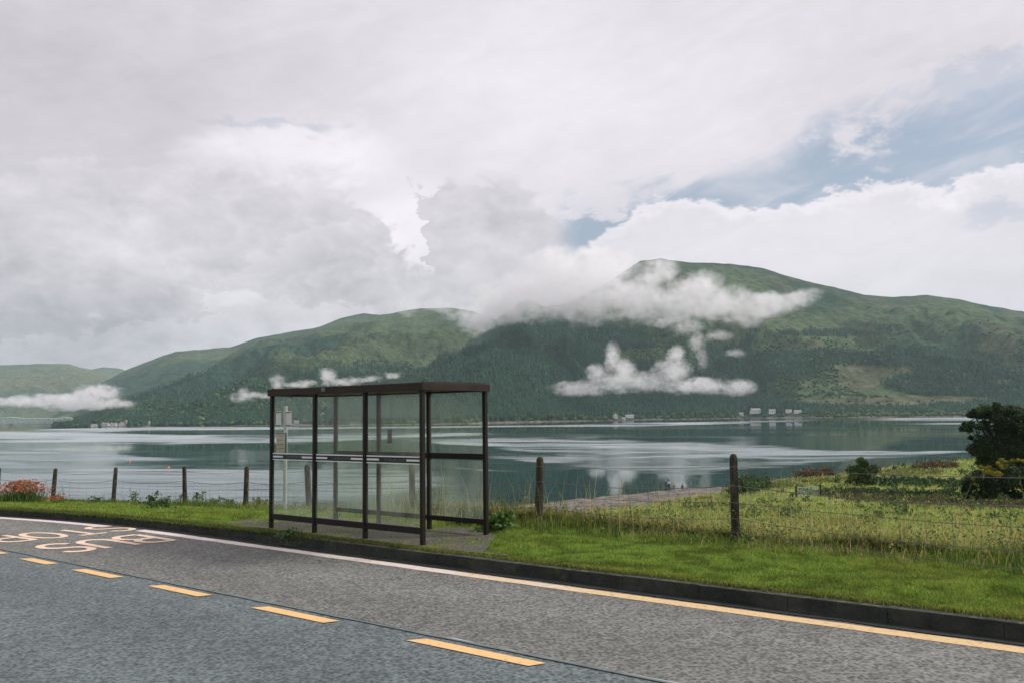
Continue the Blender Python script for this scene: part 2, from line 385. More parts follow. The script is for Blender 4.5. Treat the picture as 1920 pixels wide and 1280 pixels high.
link('yellow_dashes', npmesh('yellow_dashes', V_, F_), m_yel, kind='structure')
# BUS STOP lettering, stroke letters; i to the reader's right (away from the kerb), j up the letter
def letter(strokes, u_base, w_left, hgt, wid, sw, V_, F_):
    for si, st in enumerate(strokes):
        pts = np.array([(u_base - hgt*j, w_left - wid*i) for i, j in st], float); pts = pts[np.concatenate([[True], np.linalg.norm(np.diff(pts, axis=0), axis=1) > 1e-3])]
        d = np.gradient(pts, axis=0); d /= np.linalg.norm(d, axis=1)[:, None]+1e-9; nn = np.stack([-d[:, 1], d[:, 0]], 1)
        th = sw/2*(1+.25*np.abs(d[:, 1]))[:, None]          # strokes across the road are drawn thicker (elongated lettering)
        A = pts+nn*th; B = pts-nn*th; i0 = len(V_)
        for a, b_ in zip(A, B):
            for q in (a, b_):
                x, y = xy(q[0], q[1]); V_.append((float(x), float(y), ZR+.0095+.0012*si))
        for k in range(len(pts)-1): F_.append((i0+2*k, i0+2*k+1, i0+2*k+3, i0+2*k+2))
def arc(cx, cy, rx, ry, a0, a1, n=12): return [(cx+rx*math.cos(R(a0+(a1-a0)*k/n)), cy+ry*math.sin(R(a0+(a1-a0)*k/n))) for k in range(n+1)]
LT = {
 'B': [[(0, 0), (0, .5), (0, 1)], [(0, 1), (.5, 1)]+arc(.5, .77, .38, .23, 90, -90)+[(0, .54)], [(.02, .50), (.5, .52)]+arc(.5, .26, .5, .26, 90, -90)+[(0, 0)]],
 'U': [[(0, 1), (0, .3)]+arc(.5, .3, .5, .3, 180, 360)+[(1, .3), (1, 1)]],
 'S': [arc(.5, .76, .46, .24, 20, 250)+arc(.5, .25, .48, .25, 80, -160)],
 'T': [[(0, 1), (.5, 1), (1, 1)], [(.5, .98), (.5, 0)]],
 'O': [arc(.5, .5, .5, .5, 0, 360, 28)],
 'P': [[(0, 0), (0, 1)], [(0, 1), (.5, 1)]+arc(.5, .72, .45, .28, 90, -90)+[(0, .44)]]}
V_, F_ = [], []
# row positions measured on the road: (letter, base u, kerb-side w)
for ch, ub, wl in (('B', 14.20, -.68), ('U', 14.20, -1.25), ('S', 14.22, -1.83)): letter(LT[ch], ub, wl, 1.14, .45, .115, V_, F_)
for ch, ub, wl in (('S', 15.92, -.24), ('T', 15.92, -.80), ('O', 15.95, -1.34), ('P', 16.0, -1.90)): letter(LT[ch], ub, wl, 1.02, .44, .10, V_, F_)
link('bus_stop_lettering', npmesh('bus_stop_lettering', V_, F_), m_let, kind='structure')
# kerb: real step made of stones
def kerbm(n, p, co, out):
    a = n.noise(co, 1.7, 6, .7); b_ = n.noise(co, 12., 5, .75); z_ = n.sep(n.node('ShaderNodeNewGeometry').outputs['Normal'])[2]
    c = n.mix(n.ss(a, .38, .62), (.016, .021, .018), (.040, .044, .036)); c = n.mix(n.mul(n.ss(b_, .45, .7), n.ss(z_, .3, .9)), c, (.11, .105, .09)); c = n.mix(n.ss(n.noise(co, 5., 5, .7), .56, .7, 0., .7), c, (.05, .065, .02)); n.put(p.inputs['Base Color'], c)  # shade of the road-facing side put into dark base colours; worn top paler
m_kerb = mat('shade_toned_kerb_concrete', rough=.85, bump=.6, bscale=30, build=kerbm)
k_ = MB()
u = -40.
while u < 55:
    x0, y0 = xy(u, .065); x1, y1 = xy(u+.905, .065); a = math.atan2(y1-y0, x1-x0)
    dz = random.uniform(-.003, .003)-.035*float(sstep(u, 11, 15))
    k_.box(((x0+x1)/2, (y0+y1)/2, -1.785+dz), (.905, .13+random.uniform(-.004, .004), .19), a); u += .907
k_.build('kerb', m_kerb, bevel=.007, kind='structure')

# ------------------------------------------------------------------ ground sheets
def soil(n, p, co, out):
    a = n.noise(co, 1.3, 5, .6); b_ = n.noise(co, 14., 4, .7); c = n.mix(n.ss(a, .35, .65), (.05, .085, .02), (.10, .14, .03)); c = n.mix(n.ss(b_, .55, .8, 0., .5), c, (.13, .13, .045)); n.put(p.inputs['Base Color'], c)
m_soil = mat('turf', rough=.95, spec=.1, build=soil)
def fieldm(n, p, co, out):
    a = n.noise(co, .12, 5, .6); b_ = n.noise(co, .9, 5, .65); d = n.noise(co, 4., 4, .7)
    c = n.mix(n.ss(a, .38, .6), (.15, .225, .05), (.27, .29, .08)); c = n.mix(n.ss(b_, .5, .72, 0., .7), c, (.22, .20, .07)); c = n.mix(n.ss(d, .45, .75, 0., .7), c, (.03, .07, .018)); n.put(p.inputs['Base Color'], c)
m_field = mat('rough_pasture', rough=.95, spec=.1, build=fieldm)
U, Wg = np.meshgrid(np.concatenate([np.arange(-40, -4, 1.), np.arange(-4, 30, .2), np.arange(30, 60, 1.)]), np.linspace(.13, 1, 30), indexing='ij')
Wg = .13+(Wg-.13)/.87*(wedge(U)-.13)
X_, Y_ = xy(U, Wg); Z_ = zverge(U, Wg)+(fbm(X_*1.5, Y_*1.5, 3, 2)-.5)*.05*sstep(Wg, .1, .6)
link('verge', gridmesh('verge', X_, Y_, Z_), m_soil, kind='structure')
# field fan beyond the verge edge
tt = np.linspace(-.95, 1.5, 330); rr = np.linspace(0, 1, 200)**1.7
T, RR = np.meshgrid(tt, rr, indexing='ij')
Ye = np.full_like(T, 12.)
for _ in range(14):
    ue = (-.771*T+.636)*Ye; Ye = .5*Ye+.5*np.clip((wedge(ue)+8.27+curve(ue))/(.771+.636*T), 3, 120)
Yf = Ye+.002+(Ys(T)-BW(T)+.5-Ye)*RR; Xf = T*Yf
Zf = zt(Xf, Yf+.01)
link('field', gridmesh('field', Xf, Yf, Zf), m_field, kind='structure')
def beachm(n, p, co, out):
    a = n.noise(co, .25, 4, .6); b_ = n.noise(n.vm('MULTIPLY', co, (1, .45, 1)), .9, 8, .8)
    v = n.node('ShaderNodeTexVoronoi'); v.inputs['Scale'].default_value = 1.6; n.put(v.inputs['Vector'], co)
    c = n.mix(n.ss(b_, .36, .62), (.040, .034, .028), (.22, .19, .165)); c = n.mix(n.ss(a, .50, .66, 0., .9), c, (.045, .040, .028)); n.put(p.inputs['Base Color'], c)
m_beach = mat('pebble_beach', rough=.9, build=beachm)
T, RR = np.meshgrid(np.linspace(-.95, 1.5, 500), np.concatenate([np.linspace(-1.03, 0, 40), np.linspace(0, 1, 20)[1:]]), indexing='ij')
BT = BW(T); OF = np.where(RR < 0, RR*BT, RR*45)
Yf = Ys(T)+OF+(fbm(T*40, T*0, 3, 8)-.5)*4*sstep(RR, -1., -.6)*sstep(RR, 1, .5); Xf = T*Yf; zb_ = -11.4-.35*(1-BT/32)
Zb = np.where(RR < 0, WZ-.02+(zb_-WZ)*(-RR), WZ-.02-3*RR)+(fbm(Xf*.5, Yf*.5, 3, 6)-.5)*.25*sstep(RR, -1., -.8)+.02
link('beach', gridmesh('beach', Xf, Yf, Zb), m_beach, kind='structure')
m_far = mat('grassland', (.07, .11, .03), .95, var=.4, vscale=.3)
link('roadside_ground', gridmesh('roadside_ground', *strip(-60, 60, -60, -12.5, -2.0, ZR+.01, nu=100)), m_far, kind='structure')
me = npmesh('land', [(-6000, -6000, -2.6), (6000, -6000, -2.6), (6000, -10, -2.6), (-6000, -10, -2.6)], [(0, 1, 2, 3)])
link('land', me, m_far, kind='structure')
# shelter pad
Ls, Ds = 3.312, 1.264
sh = np.array([-3.761, 14.214]); yaw = -.69; ax = np.array([math.cos(yaw), math.sin(yaw)]); bx = np.array([-ax[1], ax[0]])
def padm(n, p, co, out):
    a = n.noise(co, 1.8, 5, .65); b_ = n.noise(co, 26., 4, .7); c = n.mix(n.ss(b_, .35, .65), (.028, .027, .022), (.125, .110, .092)); c = n.mix(n.ss(a, .50, .64, 0., .9), c, (.11, .125, .03)); n.put(p.inputs['Base Color'], c)
m_pad = mat('gravel_pad', rough=.9, bump=.6, bscale=30, build=padm)
pu = np.linspace(7.15, 13.4, 80); U, Wp = np.meshgrid(pu, np.linspace(0, 1, 24), indexing='ij')
w0 = np.full_like(U, .14)+.12*(fbm(U*2, U*0, 3, 4)); w1 = 2.05-1.75*sstep(U, 9.2, 7.3)-.8*sstep(U, 12.4, 13.5)+(fbm(U*1.7, U*0, 4, 12)-.5)*.5
Wp = w0+(w1-w0)*Wp; X_, Y_ = xy(U, Wp)
link('shelter_pad', gridmesh('shelter_pad', X_, Y_, np.maximum(zverge(U, Wp), zverge(U, Wp))+.034), m_pad, kind='structure')
def in_pad(u, w_):
    return (u > 7.2) & (u < 13.4) & (w_ < 2.05-1.75*sstep(u, 9.2, 7.3)-.8*sstep(u, 12.4, 13.5)+(fbm(u*1.7, u*0, 4, 12)-.5)*.5) & (w_ > .2)

# ------------------------------------------------------------------ water
nq = 900
q = np.concatenate([np.linspace(1/55, 1/3000, nq), 1/np.array([4000., 6000, 9000, 14000, 20000])])
T, Q = np.meshgrid(np.linspace(-1.3, 1.6, 700), q, indexing='ij'); Yw = 1/Q; Xw = T*Yw
Pw = np.stack([Xw, Yw, np.full_like(Xw, WZ)], -1); PX, PY = to_px(Pw)
def stroke(pts, th, s_=1., soft=1.0):
    xs = [p[0] for p in pts]; ys = [p[1] for p in pts]; t_ = [p[2] if len(p) > 2 else th for p in pts]
    yc = np.interp(PX, xs, ys); tw = np.interp(PX, xs, t_)
    ends = sstep(PX, xs[0]-60, xs[0]+60)*sstep(PX, xs[-1]+60, xs[-1]-60) if True else 1
    n_ = (fbm(PX*.006, PY*.12, 4, 21)-.5)*1.6+(fbm(PX*.02, PY*.5, 3, 31)-.5)*1.0
    return s_*np.clip(sstep(1-np.abs(PY-yc)/np.maximum(tw, .3)+n_*soft*.6, 0, .5), 0, 1)*ends
mk = np.zeros_like(PX)
for st in [
  ([(-900, 818, 14), (0, 818, 15), (300, 823, 11), (560, 823, 10), (760, 816, 6), (900, 813, 3)], 0, .95, .5),
  ([(-900, 806, 4), (0, 808, 4), (300, 803, 4), (560, 802, 3), (800, 800, 2), (1000, 798, 2), (1200, 795, 4), (1400, 791, 3), (1500, 788, 1.5)], 0, .85, .3),
  ([(-900, 845, 9), (0, 852, 12), (180, 856, 10), (330, 861, 3)], 0, .7, .7),
  ([(-900, 905, 46), (0, 905, 46), (300, 906, 44), (560, 908, 42), (700, 905, 36), (830, 900, 16)], 0, .95, .55),
  ([(780, 825, 5), (900, 828, 9), (1000, 835, 17), (1150, 838, 20), (1400, 846, 17), (1550, 852, 12), (1700, 850, 6), (1800, 846, 2)], 0, .95, .7),
  ([(900, 852, 5), (1050, 862, 11), (1150, 870, 18), (1300, 872, 16), (1450, 868, 8), (1600, 862, 4)], 0, .75, 1.6),
  ([(1650, 785, 3), (1750, 785, 4), (1850, 784, 4), (2300, 780, 5)], 0, .9, .3),
  ([(1700, 794, 1.5), (1850, 794, 3), (2300, 792, 4)], 0, .7, .6),
  ([(820, 872, 1.5), (900, 880, 2), (1000, 884, 1.5)], 0, .6, .8)]:
    mk = np.maximum(mk, stroke(*st))
mk *= 1-.7*sstep(fbm(PX*.004+9, PY*.35, 3, 77), .58, .75)
mk = mk*(.62+.38*sstep(fbm(PX*.008, PY*1.1, 3, 61), .35, .6))*np.where(PY > 860, .95, 1.)
mk = np.clip(mk+.22*sstep(fbm(PX*.004, PY*.22, 4, 51), .45, .7), 0, 1)
me = gridmesh('loch', Xw, Yw, np.full_like(Xw, WZ), np.repeat(mk[..., None], 3, -1))
def waterm(n, p, co, out):
    a = n.node('ShaderNodeAttribute'); a.attribute_name = 'col'; r_, g_, b_ = n.sep(a.outputs['Vector'])
    nearw = n.noise(n.vm('MULTIPLY', co, (.05, .22, 1)), 1., 5, .6); rip = n.mul(r_, n.lin(nearw, .25, .65, .55, 1.25))
    gl = n.node('ShaderNodeBsdfGlossy'); n.put(gl.inputs['Roughness'], n.lin(rip, 0., 1., .028, .27)); gl.inputs[0].default_value = (.86, .92, .92, 1)
    di = n.node('ShaderNodeBsdfDiffuse'); di.inputs[0].default_value = (.010, .034, .036, 1); fr = n.node('ShaderNodeFresnel'); fr.inputs[0].default_value = 1.33
    ms = n.node('ShaderNodeMixShader'); n.l.new(fr.outputs[0], ms.inputs[0]); n.l.new(di.outputs[0], ms.inputs[1]); n.l.new(gl.outputs[0], ms.inputs[2]); n.l.new(ms.outputs[0], out.inputs[0])
    bn = n.node('ShaderNodeBump'); bn.inputs['Distance'].default_value = .12; n.put(bn.inputs['Strength'], n.lin(rip, 0., 1., .004, .5))
    h = n.add(n.noise(n.vm('MULTIPLY', co, (.10, .35, 1)), 1., 4, .6), n.mul(n.noise(n.vm('MULTIPLY', co, (.5, 1.6, 1)), 1., 3, .6), .35))
    n.put(bn.inputs['Height'], h); n.l.new(bn.outputs[0], gl.inputs['Normal'])
m_water = mat('loch_water', build=waterm)
link('loch', me, m_water, kind='structure')

# ------------------------------------------------------------------ hills
class Hill:
    def __init__(s, name, ridge, base, Dr, seed, amp, nx=420, nr=150, pw=.95, back=900, colf=None, ext=None):
        rid = [tan_el(*p) for p in ridge]; s.rt = [p[0] for p in rid]; s.re = [p[1] for p in rid]
        if callable(base): s.bf = base
        else:
            bs = []
            for p in base:
                v = ray(*p); k = WZ/v[2]; bs.append((v[0]/v[1], v[1]*k))
            s.bf = lambda t: np.interp(t, [b_[0] for b_ in bs], [b_[1] for b_ in bs])
        s.Dr = Dr; s.seed = seed; s.amp = amp; s.pw = pw
        t = np.linspace(s.rt[0], s.rt[-1], nx); r_ = np.concatenate([np.linspace(0, 1, nr), 1+np.linspace(0, 1, 12)[1:]])
        T, RR = np.meshgrid(t, r_, indexing='ij'); X_, Y_, Z_ = s.pos(T, RR)
        Zb = Z_; bk = RR > 1; Y_ = np.where(bk, s.Dr+(RR-1)*back, Y_); X_ = T*Y_
        Z_ = np.where(bk, (s.pos(T, np.ones_like(T))[2]+12.5)*(1-(RR-1))**1.5*1.0+WZ, Zb)
        Z_ = np.where(bk, Z_-(RR-1)*5, Z_)
        px, py = to_px(np.stack([X_, Y_, Z_], -1))
        colr = colf(X_, Y_, Z_, RR, px, py)
        link(name, gridmesh(name, X_, Y_, Z_, colr), m_hill, kind='structure')
    def pos(s, T, RR):
        Yb = s.bf(T); Rc = np.clip(RR, 0, 1); Y_ = Yb+(s.Dr-Yb)*Rc
        e = np.interp(T, s.rt, s.re)+(fbm(T*90, T*0, 4, s.seed)-.5)*.0016; zr = e*s.Dr; X_ = T*Y_
        warp = (fbm(X_*.0016, Y_*.0016, 3, s.seed+1)-.5)*500
        n1 = 1-np.abs(2*fbm((X_+warp)*.0026, Y_*.0013, 5, s.seed+2)-1)
        n2 = fbm(X_*.012, Y_*.009, 4, s.seed+3)
        env = np.sin(np.pi*np.clip(Rc, 0, 1)**.8)*sstep(Y_-Yb, 60, 420)
        prof = Rc**s.pw
        z = WZ+(zr-WZ)*prof+env*(s.amp*(n1-.72)*1.5+s.amp*.25*(n2-.5))*np.clip((zr-WZ)/300, .1, 1)
        z = np.maximum(z, WZ+1.5*np.clip(Rc*60, 0, 1)-.5)
        return X_, Y_, z
def hillm(n, p, co, out):
    a = n.node('ShaderNodeAttribute'); a.attribute_name = 'col'
    k = n.lin(n.noise(co, .03, 6, .7), .3, .7, .35, 1.5); k2 = n.lin(n.noise(co, .006, 4, .6), .3, .7, .8, 1.2); k = n.mul(k, k2)
    n.put(p.inputs['Base Color'], n.vm('MULTIPLY', a.outputs['Vector'], n.xyz(k, k, k)))
    bn = n.node('ShaderNodeBump'); bn.inputs['Strength'].default_value = 1.; bn.inputs['Distance'].default_value = 60.
    n.put(bn.inputs['Height'], n.noise(co, .014, 7, .68)); n.l.new(bn.outputs[0], p.inputs['Normal'])
    p.inputs['Roughness'].default_value = .95; p.inputs['Specular IOR Level'].default_value = .1
m_hill = mat('hillside', build=hillm)
def ellm(px, py, cx, cy, rx, ry): return np.clip(1-np.sqrt(((px-cx)/rx)**2+((py-cy)/ry)**2), 0, 1)
def lerp3(a, b_, f): return np.asarray(a)*(1-f[..., None])+np.asarray(b_)*f[..., None]
def forest_R(px, py, X_, Y_):           # 0..1 how wooded the near mountain is
    n_ = fbm(X_*.004, Y_*.0025, 4, 91)-.5
    f = np.maximum.reduce([sstep(py, 655-.28*np.clip(px-1050, 0, 400)*0+30*sstep(px, 1150, 1350), 690+20*sstep(px, 1150, 1350))*sstep(px, 1480, 1400),
        sstep(py, 625, 650)*sstep(px, 1120, 1040), ellm(px, py, 1030, 640, 260, 60)*1.4, ellm(px, py, 1450, 690, 170, 36)*1.8, ellm(px, py, 1640, 670, 320, 22)*1.6, ellm(px, py, 1800, 720, 200, 26)*1.4,
        ellm(px, py, 1580, 625, 150, 10)*1.2, sstep(py, 740, 758)*.8])
    f = f+n_*2.0; f = f-1.2*ellm(px, py, 1720, 753, 240, 14)-1.0*ellm(px, py, 1880, 715, 90, 16)-1.2*ellm(px, py, 1200, 668, 130, 20)-.9*ellm(px, py, 1560, 745, 120, 20)
    return np.clip(sstep(f, .25, .55), 0, 1)
def col_R(X_, Y_, Z_, RR, px, py):
    n_ = fbm(X_*.003, Y_*.002, 4, 61); c = lerp3((.030, .075, .044), (.095, .140, .066), sstep(n_, .35, .65)); c = lerp3(c, (.15, .14, .09), sstep(fbm(X_*.006, Y_*.004, 4, 66), .56, .72)*.6)
    c = lerp3(c, (.045, .09, .05), forest_R(px, py, X_, Y_)*.85); c = lerp3(c, (.16, .145, .09), .6*np.clip(ellm(px, py, 1690, 753, 260, 13)*2+ellm(px, py, 1890, 718, 100, 12)*2, 0, 1)*sstep(n_, .3, .5))
    return lerp3(c, (.22, .19, .15), sstep(Z_, WZ+5, WZ+1.5))
def col_M(X_, Y_, Z_, RR, px, py):
    n_ = fbm(X_*.0022, Y_*.0016, 4, 71); c = lerp3((.030, .075, .048), (.095, .135, .066), sstep(n_+.25*ellm(px, py, 760, 640, 200, 70)*2, .4, .7)); f = sstep(py, 660+30*n_, 720)
    c = lerp3(c, (.035, .08, .05), f*.85); c = lerp3(c, (.17, .2, .08), sstep(py, 770, 782)*sstep(fbm(X_*.01, Y_*.01, 3, 9), .5, .6)*.8); return lerp3(c, (.2, .18, .14), sstep(Z_, WZ+5, WZ+1.5))
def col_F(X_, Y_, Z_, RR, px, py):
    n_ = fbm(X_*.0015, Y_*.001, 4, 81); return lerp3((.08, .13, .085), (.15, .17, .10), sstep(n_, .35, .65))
shoreR = [(480, 798.5), (600, 797), (780, 795), (900, 793), (1000, 790.5), (1190, 786.5), (1300, 785), (1400, 783.5), (1500, 783), (1800, 780), (1950, 778.5), (2600, 772)]
HR = Hill('near_mountain', [(560, 796), (600, 788), (640, 772), (700, 738), (765, 705), (800, 688), (850, 660), (900, 620), (940, 592), (970, 572), (990, 560), (1020, 575), (1060, 570), (1110, 548), (1160, 515), (1200, 490), (1240, 485), (1290, 492), (1350, 494), (1400, 498), (1440, 506), (1500, 525), (1560, 538), (1620, 553), (1680, 557), (1740, 553), (1800, 562), (1860, 575), (1920, 585), (2100, 620), (2400, 690), (2800, 770)], shoreR, 4200, 11, 190, nx=700, nr=220, pw=1.12, colf=col_R)
shoreM = lambda t: np.interp(t, [-1.2, -.56, -.42, -.3, -.2, 0], [4200, 3300, 2350, 2150, 2300, 2600])
HM = Hill('middle_hill', [(90, 800), (120, 790), (150, 776), (180, 762), (230, 744), (300, 722), (370, 700), (430, 665), (460, 648), (490, 636), (530, 631), (590, 620), (640, 606), (700, 593), (760, 583), (790, 578), (850, 578), (885, 583), (930, 600), (1000, 640), (1100, 720)], shoreM, 5600, 23, 190, nx=520, nr=180, pw=1.1, colf=col_M)
HB = Hill('left_hill', [(60, 800), (110, 770), (170, 726), (240, 692), (290, 672), (330, 659), (380, 655), (430, 651), (480, 634), (560, 620), (600, 613), (640, 596), (680, 588), (710, 590), (760, 640), (900, 760)], lambda t: np.full_like(t, 4600.), 7400, 33, 90, nx=300, nr=100, colf=col_M)
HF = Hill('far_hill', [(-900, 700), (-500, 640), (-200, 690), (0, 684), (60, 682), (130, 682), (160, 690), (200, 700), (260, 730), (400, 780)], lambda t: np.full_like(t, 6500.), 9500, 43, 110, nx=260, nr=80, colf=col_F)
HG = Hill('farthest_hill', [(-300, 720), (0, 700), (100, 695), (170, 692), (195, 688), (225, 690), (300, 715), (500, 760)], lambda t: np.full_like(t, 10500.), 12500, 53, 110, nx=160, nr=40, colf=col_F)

# ------------------------------------------------------------------ woods on the hills (one mass each)
def blobs(pts, rad, hgt, cols, kind):
    """pts (n,3); kind 'cone' two-tier conifer or 'round' lumpy crown"""
    n = len(pts); out = []
    if kind == 'cone':
        k = 5; a = np.linspace(0, 2*np.pi, k, endpoint=False)
        ring = np.stack([np.cos(a), np.sin(a), a*0], 1)
        T_ = np.concatenate([ring*[1, 1, 0]+[0, 0, .02], [[0, 0, .7]], ring*[.62, .62, 0]+[0, 0, .42], [[0, 0, 1.]]]); F0 = [(i, (i+1) % k, k) for i in range(k)]+[(k+1+i, k+1+(i+1) % k, 2*k+1) for i in range(k)]
    else:
        bm = bmesh.new(); bmesh.ops.create_icosphere(bm, subdivisions=1, radius=1); T_ = np.array([v.co[:] for v in bm.verts])*[1, 1, .5]+[0, 0, .45]; F0 = [[v.index for v in f.verts] for f in bm.faces]; bm.free()
    T_ = np.asarray(T_, float); F0 = np.array(F0); m_ = len(T_)
    ang = rng.uniform(0, 6.28, n); c, s_ = np.cos(ang), np.sin(ang)
    jit = rng.uniform(.72, 1.28, (n, m_, 1))
    Q_ = T_[None]*np.ones((n, 1, 1)); x = Q_[..., 0]*c[:, None]-Q_[..., 1]*s_[:, None]; y = Q_[..., 0]*s_[:, None]+Q_[..., 1]*c[:, None]
    V = np.stack([x*rad[:, None], y*rad[:, None], Q_[..., 2]*hgt[:, None]], -1); V[..., :2] *= jit; V[..., 2] *= (1+(jit[..., 0]-1)*.35)
    V += pts[:, None]
    F = (F0[None]+(np.arange(n)*m_)[:, None, None]).reshape(-1, 3); C = np.repeat(cols[:, None], m_, 1)
    return V.reshape(-1, 3), F, C.reshape(-1, 3)
m_wood = mat('woodland_foliage', rough=.9, spec=.1, attr='col')
HXY = [(1154, 783, 10), (1180, 783, 18), (1169, 784, 8), (1390, 777, 9), (1416, 776, 21), (1448, 775, 13), (1479, 773, 12), (1496, 774, 15), (228, 797, 9), (213, 798, 12), (198, 798, 14), (177, 798, 12), (235, 797, 6), (279, 795, 5), (381, 785, 5), (556, 793, 9), (661, 790, 8), (672, 791, 8), (606, 775, 5)]
def scatter(hill, n, t0, t1, r0, r1, dens, cols, h, rw, kind, seed):
    g = np.random.default_rng(seed); T = g.uniform(t0, t1, n); RR = r0+(r1-r0)*g.uniform(0, 1, n)
    X_, Y_, Z_ = hill.pos(T, RR); px, py = to_px(np.stack([X_, Y_, Z_], -1)); d = dens(px, py, X_, Y_)
    for hx, hy, hw in HXY: d = np.where((np.abs(px-hx) < hw*.5+3) & (py > hy-6), 0, d)
    k = g.uniform(0, 1, n) < d; X_, Y_, Z_ = X_[k], Y_[k], Z_[k]; m_ = len(X_)
    hh = g.uniform(h[0], h[1], m_); rd = hh*g.uniform(rw[0], rw[1], m_); c = np.array(cols); f = g.uniform(0, 1, (m_, 1)); cc = (c[0]*(1-f)+c[1]*f)*g.uniform(.7, 1.3, (m_, 1))
    return blobs(np.stack([X_, Y_, Z_-hh*.05], 1), rd, hh, cc, kind)
def join_link(name, parts, **k):
    V = np.concatenate([p[0] for p in parts]); C = np.concatenate([p[2] for p in parts]); off = 0; Fs = []
    for p in parts: Fs.append(p[1]+off); off += len(p[0])
    return link(name, npmesh(name, V, np.concatenate(Fs), C), m_wood, kind='stuff', **k)
con = [(.014, .036, .026), (.030, .068, .042)]; dec = [(.04, .085, .038), (.08, .13, .052)]
tR = tan_el(590, 780)[0]; tR1 = tan_el(1990, 780)[0]
tmid = tan_el(1450, 780)[0]
fr = lambda px, py, X_, Y_: forest_R(px, py, X_, Y_)
join_link('conifer_forest', [scatter(HR, 60000, tR, tmid, .015, .62, fr, con, (13, 24), (.16, .24), 'cone', 1), scatter(HR, 30000, tmid, tR1, .02, .75, fr, con, (9, 16), (.2, .32), 'cone', 2)], label='dark conifer forest covering the slopes of the near mountain', cat='forest')
bush = lambda px, py, X_, Y_: np.clip(.25+1.2*(fbm(X_*.005, Y_*.004, 4, 19)-.45)*3, 0, 1)*sstep(py, 590, 700)*(1-.9*np.clip(ellm(px, py, 1690, 753, 260, 13)*3, 0, 1))
join_link('hillside_scrub', [scatter(HR, 26000, tR, tR1, .004, .6, bush, dec, (5, 10), (.5, .8), 'round', 3)], label='pale green birch scrub dotted over the near mountain', cat='scrub')
fm = lambda px, py, X_, Y_: sstep(py+60*(fbm(X_*.003, Y_*.002, 3, 29)-.5), 690, 730)
join_link('valley_woodland', [scatter(HM, 26000, tan_el(100, 780)[0], tan_el(800, 780)[0], .003, .5, fm, con, (10, 19), (.25, .4), 'cone', 4), scatter(HM, 9000, tan_el(100, 780)[0], tan_el(800, 780)[0], .003, .3, fm, dec, (6, 12), (.5, .8), 'round', 5)], label='mixed woodland on the lower slopes of the middle hill', cat='forest')

# ------------------------------------------------------------------ low cloud lying on the hills, and the air
def mist(name, label, blobs_, D_, depth, dens, scale, thr=.4, seed=0., step=1.0, slope=.9, topn=None):
    """blobs_: (px, py, rx, ry[, D]) -> real ellipsoids at distance D"""
    m = bpy.data.materials.new(name); m.use_nodes = True; n = NT(m.node_tree); m.node_tree.nodes.clear()
    co = n.node('ShaderNodeTexCoord').outputs['Object']
    E_ = []
    for b_ in blobs_:
        Dk = b_[4] if len(b_) > 4 else D_; v = ray(b_[0], b_[1]); c = v/v[1]*Dk; E_.append((c, b_[2]/FPX*Dk, depth if len(b_) < 6 else b_[5], b_[3]/FPX*Dk))
    lo = np.min([e[0]-np.array(e[1:]) for e in E_], 0)-scale*.25; hi = np.max([e[0]+np.array(e[1:]) for e in E_], 0)+scale*.25
    lo[2] = max(lo[2], WZ+3)
    nz = n.node('ShaderNodeTexNoise'); nz.inputs['Scale'].default_value = 1/scale; nz.inputs['Detail'].default_value = 5; nz.inputs['Roughness'].default_value = .62
    n.put(nz.inputs['Vector'], n.vm('ADD', n.vm('MULTIPLY', co, (.8, .8, 1.25)), (seed*1000., 0, 0))); na = nz.outputs['Fac']
    wv = n.vm('SUBTRACT', nz.outputs['Color'], (.5, .5, .5)); wp = n.vm('ADD', co, n.vm('MULTIPLY', wv, (scale*1.9, scale*.4, scale*1.15)))
    f = None
    for c, rx, ry, rz in E_:
        q_ = n.vm('MULTIPLY', n.vm('SUBTRACT', wp, tuple(float(a) for a in c)), (1/rx, 1/ry, 1/rz)); g = n.sub(1., n.vm('DOT_PRODUCT', q_, q_))
        f = g if f is None else n.mx(f, g)
    n2 = n.noise(n.vm('ADD', co, (seed*333., 7., 0)), 3.1/scale, 4, .6)
    g0 = n.mx(f, 0.); f = n.add(g0, n.add(n.mul(n.sub(na, .5), 3.6), n.mul(n.sub(n2, .5), 3.0))); f = n.mul(f, n.ss(g0, 0., .45))
    d = n.mul(n.m('POWER', n.lin(f, max(thr-.25, .04), thr+1.2), 2.0), dens)
    pv = n.node('ShaderNodeVolumePrincipled'); pv.inputs['Color'].default_value = (1., .99, 1., 1); pv.inputs['Anisotropy'].default_value = .1
    n.put(pv.inputs['Density'], d); o_ = n.node('ShaderNodeOutputMaterial'); n.l.new(pv.outputs[0], o_.inputs['Volume'])
    m.cycles.volume_step_rate = step
    mb = MB(); mb.box(tuple((lo+hi)/2), tuple(hi-lo)); o = mb.build(name, m, kind='stuff'); return tag(o, label, 'mist')
mist('mist', 'thick white cloud bank wrapped round the shoulder of the near mountain', [
  (950, 575, 70, 40), (1010, 555, 100, 60), (1100, 550, 110, 72), (1190, 560, 90, 56), (1270, 565, 90, 46), (1350, 570, 90, 38), (1430, 572, 80, 26), (1050, 510, 100, 54), (900, 612, 44, 15), (1410, 592, 50, 22), (1235, 510, 45, 30), (1490, 564, 50, 14), (1130, 510, 90, 56), (1310, 540, 50, 30), (915, 590, 40, 24)],
  2950, 260, .014, 80, .12, 1., step=.35)
mist('mist', 'white mist patch with rising wisps low on the near mountain forest', [
  (1090, 728, 76, 18), (1180, 716, 110, 26), (1150, 672, 16, 38), (1168, 694, 34, 28), (1262, 694, 46, 32), (1270, 664, 16, 22), (1300, 722, 100, 20), (1380, 726, 50, 20), (1120, 700, 24, 24)],
  2480, 110, .019, 36, .08, 2., step=.35)
